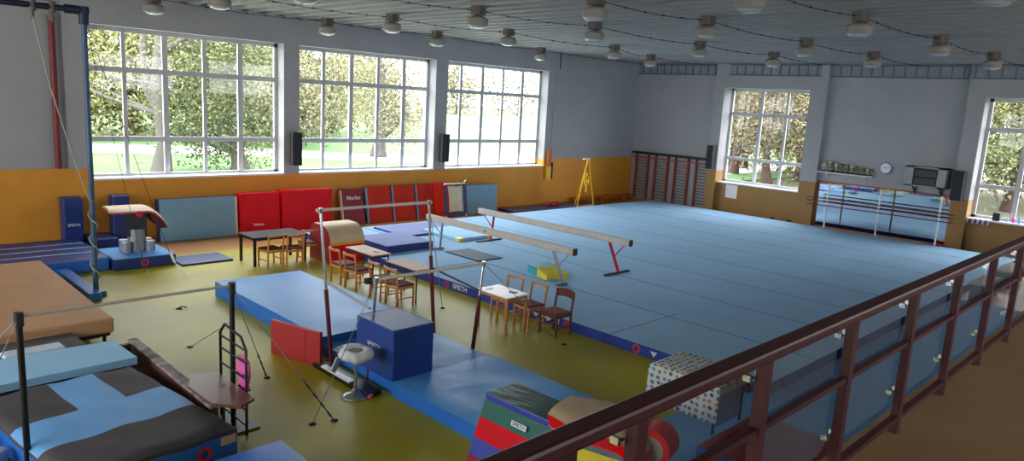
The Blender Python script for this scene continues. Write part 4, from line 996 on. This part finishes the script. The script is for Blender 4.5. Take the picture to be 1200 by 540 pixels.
# trophy shelf
sh = thing('trophy_shelf', 'white wall shelf above the mirror carrying trophies', 'shelf', (XF, 10.4, 2.22))
g = G(); g.rbox(-.3, 0, -1.0, 1.0, 0, .04, .006); g.obj('board', 'sill_white', sh)
for y in (-.7, .7): g = G(); g.bar((-.02, y, -.2), (-.2, y, 0), .03, .03); g.obj('bracket', 'sill_white', sh)
def trophy(h, m_):
    e = thing('trophy', '', 'trophy', (0, 0, 0), 0, 'trophies on the white shelf')
    g = G(); g.box(-.035, .035, -.035, .035, 0, .06); g.obj('base', 'trophy_base', e)
    g = G(); g.lathe([(.02, .06), (.012, .09), (.012, .12), (.045, .16), (.055, h * .85), (.06, h), (.05, h), (.04, .18), (0, .17)], 12); g.obj('cup', m_, e)
    g = G()
    for s in (-1, 1): g.tube([(0, s * .05, h * .9), (0, s * .09, h * .8), (0, s * .04, h * .6)], .006, 5)
    g.obj('handle', m_, e); return e
tg, ts = trophy(.26, 'gold'), trophy(.3, 'silver')
for i in range(17):
    p_ = tg if i % 3 else ts
    o = p_ if i in (0, 1) else copy_tree(p_)
    o.location = (XF - .1 - .1 * (i % 2), 11.02 - .095 * i, 2.26); s = 1.45 - .03 * i + random.uniform(-.12, .12); o.scale = (s, s, s)
    o['label'] = 'small gold trophy cup in the crowded row on the white shelf' if i % 3 else 'small silver trophy cup in the crowded row on the white shelf'
e = thing('trophy', 'spiky star-shaped trophy at the left end of the white shelf', 'trophy', (XF - .2, 11.19, 2.26))
g = G(); g.box(-.04, .04, -.04, .04, 0, .06); g.obj('base', 'trophy_base', e)
g = G()
for k in range(9): t = 2 * PI * k / 9; g.tube([(0, 0, .26), (0, .2 * math.cos(t), .26 + .2 * math.sin(t))], [.022, .003], 5)
g.tube([(0, 0, .05), (0, 0, .26)], .012, 6); g.obj('star', 'silver', e)
# clock
e = thing('wall_clock', 'round wall clock with pale blue rim over the mirror', 'clock', (XF, 9.05, 2.6))
g = G(); g.lathe([(0, 0), (.21, 0), (.23, .02), (.22, .05), (.185, .055), (.18, .035), (0, .035)], 28); g.obj('rim', 'clock_blue', e, (0, 0, 0), (0, -PI / 2, 0))
g = G(); g.disc((-.038, 0, 0), .175, (-1, 0, 0), 28); g.obj('face', 'paper', e)
g = G(); g.bar((-.045, 0, 0), (-.045, .07, .03), .004, .014); g.obj('hour_hand', 'black', e)
g = G(); g.bar((-.045, 0, 0), (-.045, -.12, .04), .003, .01); g.obj('minute_hand', 'black', e)
# stereo cabinet
e = thing('stereo_cabinet', 'grey wall cabinet with a dark stereo inside, on black brackets', 'cabinet', (XF, 7.55, 2.12))
g = G(); a, b, h, d = -.62, .66, .68, .62
g.box(-d, -.002, a, b, 0, .04); g.box(-d, 0, a, b, h - .04, h); g.box(-d, 0, b - .26, b, 0, h); g.box(-d, 0, a, a + .26, 0, h); g.box(-.06, 0, a, b, 0, h); g.obj('body', 'cabinet_grey', e)
g = G(); g.box(-d + .04, -.1, a + .30, b - .30, .06, .30); g.box(-d + .06, -.1, a + .30, b - .30, .34, .58); g.obj('stereo_unit', 'black', e)
for y in (-.42, .42): g = G(); g.bar((-.02, y, -.3), (-.02, y, 0), .05, .05); g.bar((-.02, y, -.28), (-.4, y, -.02), .04, .04); g.obj('bracket', 'black', e)
# paper note under window 4
g = G(); g.box(-.006, 0, -.27, .27, -.28, .28); tag(g.obj('paper_sheet', 'paper', None, (XF + .045, 15.05, .98)), 'white paper sheet fixed to the brown wall below the far window', 'paper')
for i, y in enumerate((12.4, 13.1)): g = G(); g.box(-.02, 0, -.1, .1, 0, .07); tag(g.obj('wall_socket', 'black_matte', None, (XF + .05, y, .10), None), ('dark wall outlet low under the far window, nearer the mirror', 'dark wall outlet low under the far window, nearer the speaker')[i], 'socket')
# things on the far right sill
e = thing('speaker_box', 'small black box speaker standing on the sill of the right-hand window', 'speaker', (XF + .15, 5.45, 1.225))
g = G(); g.rbox(-.09, .09, -.1, .1, 0, .26, .01); g.obj('cabinet', 'black_matte', e)
for i in range(9):
    g = G(); g.tube([(0, 0, 0), (.01, .01 * (-1) ** i, -.12 - .02 * (i % 3))], [.02, .026], 6)
    g.lathe([(0, -.16), (.035, -.16), (.035, -.15), (0, -.15)], 10)
    tag(g.obj('ribbon_medal', 'purple' if i % 2 else 'paper', None, (XF - .13, 6.2 - .075 * i, 1.22)), ('purple' if i % 2 else 'white') + ' ribbon medal hanging in the bunch at the left end of the right sill', 'medal', 'medals hanging at the right window sill')
for i in range(6):
    g = G(); s = .8 + .1 * (i % 3); g.lathe([(0, 0), (.05 * s, 0), (.04 * s, .05), (.06 * s, .1 * s), (.045 * s, .15 * s), (.03 * s, .2 * s), (0, .22 * s)], 12)
    tag(g.obj('figurine', ('white_foam', 'pink', 'cyan_foam')[i % 3], None, (XF + .12 + .05 * (i % 2), 5.15 - .17 * i, 1.225)), ('white', 'pink', 'pale blue')[i % 3] + ' little figurine in the row on the right window sill', 'figurine', 'figurines on the right window sill')

# ------------------------------------------------------------------ ceiling lamps and cable runs
LG = [  # rows from the window wall: y, list of x
    (19.25, [(6.47, 0), (11.23, 0), (14.8, -.6), (20.3, 0)]),
    (16.0, [(6.73, 0), (11.35, .2), (15.02, -.4), (19.81, -.6), (23.35, .4)]),
    (12.6, [(7.06, .35), (11.24, .1), (14.5, -.65), (19.31, -.75), (22.96, -1.3)]),
    (8.9, [(11.02, .2), (14.4, -.2), (19.21, -.3), (23.11, -.65)]),
    (5.6, [(10.98, .3), (14.77, 0), (19.17, -.2), (23.51, -.35)]),
    (2.66, [(11.49, 0)])]
rown = ['first row, beside the window wall', 'second row from the window wall', 'third row from the window wall', 'fourth row from the window wall', 'fifth row, nearest the balcony', 'single lamp at top right']
ordn = ['leftmost', 'second from left', 'third from left', 'fourth from left', 'rightmost']
L0 = thing('ceiling_lamp', '', 'ceiling lamp', (0, 0, 0), 0, 'round factory lamps under the ceiling')
g = G(); g.prism([(-.17, -.06), (-.12, -.13), (.12, -.13), (.17, -.06), (.17, .06), (.12, .13), (-.12, .13), (-.17, .06)], -.20, -.02, axis='z'); g.obj('gear_box', 'lamp_box', L0)
g = G(); g.lathe([(.06, -.2), (.1, -.225), (.17, -.245), (.225, -.27), (.24, -.30), (.24, -.43), (.215, -.44)], 24); g.obj('housing', 'lamp_body', L0)
g = G(); g.lathe([(.215, -.43), (.19, -.46), (.13, -.485), (.06, -.498), (0, -.50)], 24); g.obj('glass_dome', 'lamp_glass', L0)
first = True
for r, (y, L) in enumerate(LG):
    for i, (x, dy) in enumerate(L):
        o = placed(L0, first, (x, y + dy, HC + .02), random.uniform(-.3, .3), ''); first = False
        o['label'] = ('round grey ceiling lamp, %s of the %s' % (ordn[i] if i < len(L) - 1 or len(L) < 3 else 'rightmost', rown[r])) if r < 5 else 'round grey ceiling lamp standing alone at the top right corner'
for r, (y, L) in enumerate(LG[:5]):
    pts = [(-3, y + L[0][1] * .5, HC - .05)] + [(x, y + dy, HC - .08) for x, dy in L] + [(XF - .2, y + L[-1][1], HC - .05)]
    path_, rad = [], []
    for (a, b) in zip(pts[:-1], pts[1:]):
        a, b = Vector(a), Vector(b); nseg = max(4, int((b - a).length / 0.5))
        for k in range(nseg):
            for (u, rr) in ((0, .008), (.35, .008), (.42, .02), (.46, .02), (.53, .008)):
                t = (k + u) / nseg; c = a.lerp(b, t); c.z -= .07 * math.sin(PI * t) - (.04 if k % 2 else 0) * 0; path_.append(c); rad.append(rr)
    g = G(); g.tube(path_, rad, 6)
    tag(g.obj('ceiling_cable', 'black_matte', None), 'thin black cable linking ceiling lamps, counted from the window wall: ' + ('first row', 'second row', 'third row', 'fourth row', 'fifth row')[r], 'cable')

# ------------------------------------------------------------------ outdoors
g = G(); g.box(-150, 300, YW + 1.4, 330, -0.5, 0.2, 0); struct(g.obj('ground_meadow', 'grass'))
g = G(); g.box(XF + 1.4, 200, -80, YW + 1.39, -0.5, 0.1, 0); struct(g.obj('ground_woodland', 'litter'))
for k, (pl, w) in enumerate((([(-40, 48), (10, 48), (20, 44), (26, 39), (34, 37), (60, 38)], 3.2), ([(-40, 27), (8, 27.5), (14, 26), (60, 26)], 1.6))):
    g = G(); n = len(pl); vs = [(x, y - w, .215) for x, y in pl] + [(x, y + w, .215) for x, y in pl]
    g.add(vs, [(i, i + 1, n + i + 1, n + i) for i in range(n - 1)]); tag(g.obj('garden_path', 'path'), ('pale paved path winding across the grass outside', 'pale paved strip just outside the window wall')[k], 'path')

def tree(label, x, y, h, crown, cr, leafm, bark='bark', n=2500, trunk_r=.22, seed=0, z=0.2, low=0.3, ls=.22, lean=0, name='tree', fork=False, flat=1.0):
    rnd = random.Random(seed); e = thing(name, label, 'tree', (x, y, z), rnd.uniform(0, 6), 'trees outside the windows')
    g = G(); th = h * .8; pts = []; rs = []
    for k in range(9):
        t = k / 8; pts.append((lean * t * t + .12 * math.sin(k * 1.3 + seed), .1 * math.cos(k * 1.7 + seed), th * t)); rs.append(trunk_r * (1 - .75 * t) * (1.5 if k == 0 else 1))
    g.tube(pts, rs, 10)
    cent = []
    for b in range(11 if not fork else 14):
        t0 = low + (1 - low) * rnd.random() * .85; k = min(7, int(t0 * 8)); p0 = Vector(pts[k]); an = rnd.uniform(0, 2 * PI); ln = cr * rnd.uniform(.6, 1.1)
        p2 = p0 + Vector((math.cos(an) * ln, math.sin(an) * ln, rnd.uniform(.15, .6) * ln)); p1 = p0.lerp(p2, .5) + Vector((0, 0, rnd.uniform(-.1, .25) * ln))
        r0 = trunk_r * (1 - .75 * t0) * (.85 if fork and b < 3 else .5); g.tube([p0, p1, p2], [r0, r0 * .6, r0 * .15], 6, cap=False); cent += [p1, p2, (p1 + p2) / 2]
    if seed == 1:
        g.tube([(pts[1][0], pts[1][1], 2.4), (0.55, .75, 3.6), (0.75, 1.0, 5.2), (1.2, 1.1, 8.5)], [.22, .2, .17, .08], 10)
    g.obj('trunk', bark, e)
    cz = h * (low + 1) / 2; hz = h * (1 - low) / 2
    for _ in range(int(18)):
        a = rnd.uniform(0, 2 * PI); rr = cr * math.sqrt(rnd.random()); q = rnd.uniform(-1, 1)
        cent.append(Vector((math.cos(a) * rr * math.sqrt(max(.05, 1 - q * q)), math.sin(a) * rr * math.sqrt(max(.05, 1 - q * q)), cz + q * hz)))
    vs, fs = [], []
    for i in range(n):
        c = rnd.choice(cent); s = cr * .32
        p = c + Vector((rnd.gauss(0, s), rnd.gauss(0, s), rnd.gauss(0, s * .8)))
        if p.z < .1: continue
        u = Vector((rnd.gauss(0, 1), rnd.gauss(0, 1), rnd.gauss(0, 1))).normalized(); w = u.cross(Vector((rnd.gauss(0, 1), rnd.gauss(0, 1), rnd.gauss(0, 1)))).normalized()
        l_ = ls * rnd.uniform(.6, 1.3); k = len(vs)
        vs += [p - u * l_, p + w * l_ * .45, p + u * l_, p - w * l_ * .45]; fs.append((k, k + 1, k + 2, k + 3))
    me = bpy.data.meshes.new('leaves'); me.from_pydata(vs, [], fs); me.materials.append(M[leafm]); o = bpy.data.objects.new('leaves', me); C.objects.link(o); o.parent = e
    return e
# outside first window
tree('big forked tree with thick grey trunk close outside the first window', 11.45, 33.7, 13, 1, 4.6, 'leaf_yellow', n=6500, trunk_r=.32, seed=1, low=.3, ls=0.075, fork=True)
tree('gnarled pale trunk tree outside the right side of the first window', 14.9, 33.5, 8, 1, 2.6, 'leaf_green', n=12480, trunk_r=.34, seed=2, low=.12, ls=0.10, fork=True)
tree('yellow-green tree beyond the path, behind the left panes of the first window', 10.5, 58, 13, 1, 6.5, 'leaf_yellow', n=12480, seed=3, low=.12, ls=0.23, trunk_r=.4)
tree('leafy tree beyond the path, behind the middle panes of the first window', 18.5, 60, 14, 1, 7, 'leaf_yellow', n=13440, seed=4, low=.12, ls=0.23, trunk_r=.4)
tree('dense green tree beyond the path at the right of the first window', 24.5, 54, 13, 1, 5.5, 'leaf_green', n=14000, seed=5, low=.05, ls=0.20, trunk_r=.4)
tree('pale sparse tree beyond the path, left of the first window', 4, 52, 13, 1, 6, 'leaf_yellow', n=10080, seed=6, low=.15, ls=0.21, trunk_r=.35)
# outside second window
tree('tree with pale split trunk in the middle of the second window', 27.0, 39.5, 10.5, 1, 3.4, 'leaf_grey', n=8640, seed=7, low=.22, ls=0.11, trunk_r=.4, fork=True)
tree('grey-green bush tree behind the left panes of the second window', 31, 60, 9, 1, 6, 'leaf_grey', n=10080, seed=8, low=.05, ls=0.20, trunk_r=.3)
tree('yellowing bush tree behind the path in the second window', 38, 64, 9.5, 1, 6, 'leaf_yellow', n=7200, seed=9, low=.05, ls=0.21, trunk_r=.3)
tree('light grey-green tree near the pillar between first and second window', 24.5, 48, 8, 1, 3.2, 'leaf_grey', n=6240, seed=10, low=.15, ls=0.15, trunk_r=.25)
# far tree line behind the meadow (third window)
for k in range(12):
    tree('bare grey tree in the distant tree line beyond the meadow', 92 + k * 13 + (k % 3) * 4, 150 + (k * 37 % 23) - k * 3, 12 + (k * 7 % 5), 1, 8, 'leaf_grey', n=2200, seed=20 + k, low=.05, ls=.5, trunk_r=.4)
# woods beyond the far wall
wd = [(42.2, 20.4, 11, 3.4, 'leaf_brown', 'dark leaning trunk tree in the middle of the far window', .26), (46, 24.5, 12, 3.6, 'leaf_brown', 'brown autumn tree at the left of the far window', .3),
      (47, 20.5, 12, 4, 'leaf_yellow', 'yellow autumn tree at the right of the far window', .3), (52, 27, 13, 5, 'leaf_grey', 'grey sparse tree behind the left panes of the far window', .3),
      (54, 23, 13, 5, 'leaf_brown', 'brown tree deep in the woods behind the far window', .3), (56, 30, 14, 6, 'leaf_yellow', 'yellowish tree deep in the woods left of the far window', .3),
      (41, 10.5, 11, 3.2, 'leaf_green', 'green conifer-like tree outside the right-hand window', .3), (44, 8, 12, 3.6, 'leaf_yellow', 'yellow tree outside the right-hand window', .25),
      (46, 5, 12, 4, 'leaf_green', 'dense green tree at the right end of the right-hand window', .3), (52, 12, 13, 5.5, 'leaf_grey', 'grey tree deep in the woods behind the right-hand window', .3), (54, 6, 13, 5.5, 'leaf_brown', 'brown tree deep in the woods behind the right-hand window', .3)]
for i, (x, y, h, cr_, lm, lb, tr_) in enumerate(wd):
    tree(lb, x, y, h, 1, cr_, lm, 'bark_dark', n=9000, seed=50 + i, z=.1, low=.08 if x > 50 else .2, ls=.12 if x < 50 else .22, trunk_r=tr_)

# ------------------------------------------------------------------ daylight: overcast sky
wo = bpy.data.worlds.new('sky'); bpy.context.scene.world = wo; wo.use_nodes = True
nt = wo.node_tree; n = nt.nodes; l = nt.links; n.clear()
out = n.new('ShaderNodeOutputWorld'); bg = n.new('ShaderNodeBackground'); l.new(bg.outputs[0], out.inputs[0])
tcw = n.new('ShaderNodeTexCoord'); sep = n.new('ShaderNodeSeparateXYZ'); l.new(tcw.outputs['Generated'], sep.inputs[0])
mrw = n.new('ShaderNodeMapRange'); l.new(sep.outputs['Z'], mrw.inputs['Value'])      # thin bright overcast
mrw.inputs['From Min'].default_value = 0; mrw.inputs['From Max'].default_value = 1; mrw.inputs['To Min'].default_value = 5.0; mrw.inputs['To Max'].default_value = 5.6
l.new(mrw.outputs[0], bg.inputs['Strength']); bg.inputs['Color'].default_value = (0.92, 0.96, 1.0, 1)
def portal(x0, x1, y0, y1, z0, z1, d):
    L = bpy.data.lights.new('window_portal', 'AREA'); L.shape = 'RECTANGLE'; L.cycles.is_portal = True
    o = bpy.data.objects.new('window_portal', L); C.objects.link(o); o.location = ((x0 + x1) / 2, (y0 + y1) / 2, (z0 + z1) / 2)
    L.size = (x1 - x0) or (y1 - y0); L.size_y = z1 - z0
    o.rotation_euler = Vector(d).to_track_quat('-Z', 'Y').to_euler()
for a, b in lw: portal(a, b, PW + .12, PW + .12, Z0, Z1, (0, -1, 0))
for a, b in WF: portal(PF + .12, PF + .12, a, b, 1.3, 5.3, (-1, 0, 0))
for a, b in kw: portal(XB - .35, XB - .35, a, b, 1.7, 5.5, (1, 0, 0))
for a, b in fill_bw: portal(a, b, YB - .35, YB - .35, 3.6, 5.8, (0, 1, 0))

# ------------------------------------------------------------------ camera
cam = bpy.data.cameras.new('camera'); co = bpy.data.objects.new('camera', cam); C.objects.link(co)
cam.sensor_fit = 'HORIZONTAL'; cam.sensor_width = 36; cam.lens = 36 * 842.9 / 1200; cam.clip_start = 0.05; cam.clip_end = 600
R = ((0.71237069, -0.69956157, 0.05604996), (-0.08369709, -0.16398158, -0.98290632), (0.69679466, 0.69550244, -0.17536694))
m4 = Matrix(((R[0][0], -R[1][0], -R[2][0], 0), (R[0][1], -R[1][1], -R[2][1], 0), (R[0][2], -R[1][2], -R[2][2], 4.2), (0, 0, 0, 1)))
co.matrix_world = m4
sc = bpy.context.scene; sc.camera = co
sc.view_settings.view_transform = 'Standard'; sc.view_settings.look = 'None'; sc.view_settings.gamma = 1; sc.view_settings.use_curve_mapping = False
sc.view_settings.exposure = 1.18
sc.cycles.use_denoising = True; sc.cycles.max_bounces = 8; sc.cycles.diffuse_bounces = 5; sc.cycles.transparent_max_bounces = 12
sc.cycles.sample_clamp_indirect = 6; sc.cycles.caustics_reflective = False; sc.cycles.caustics_refractive = False
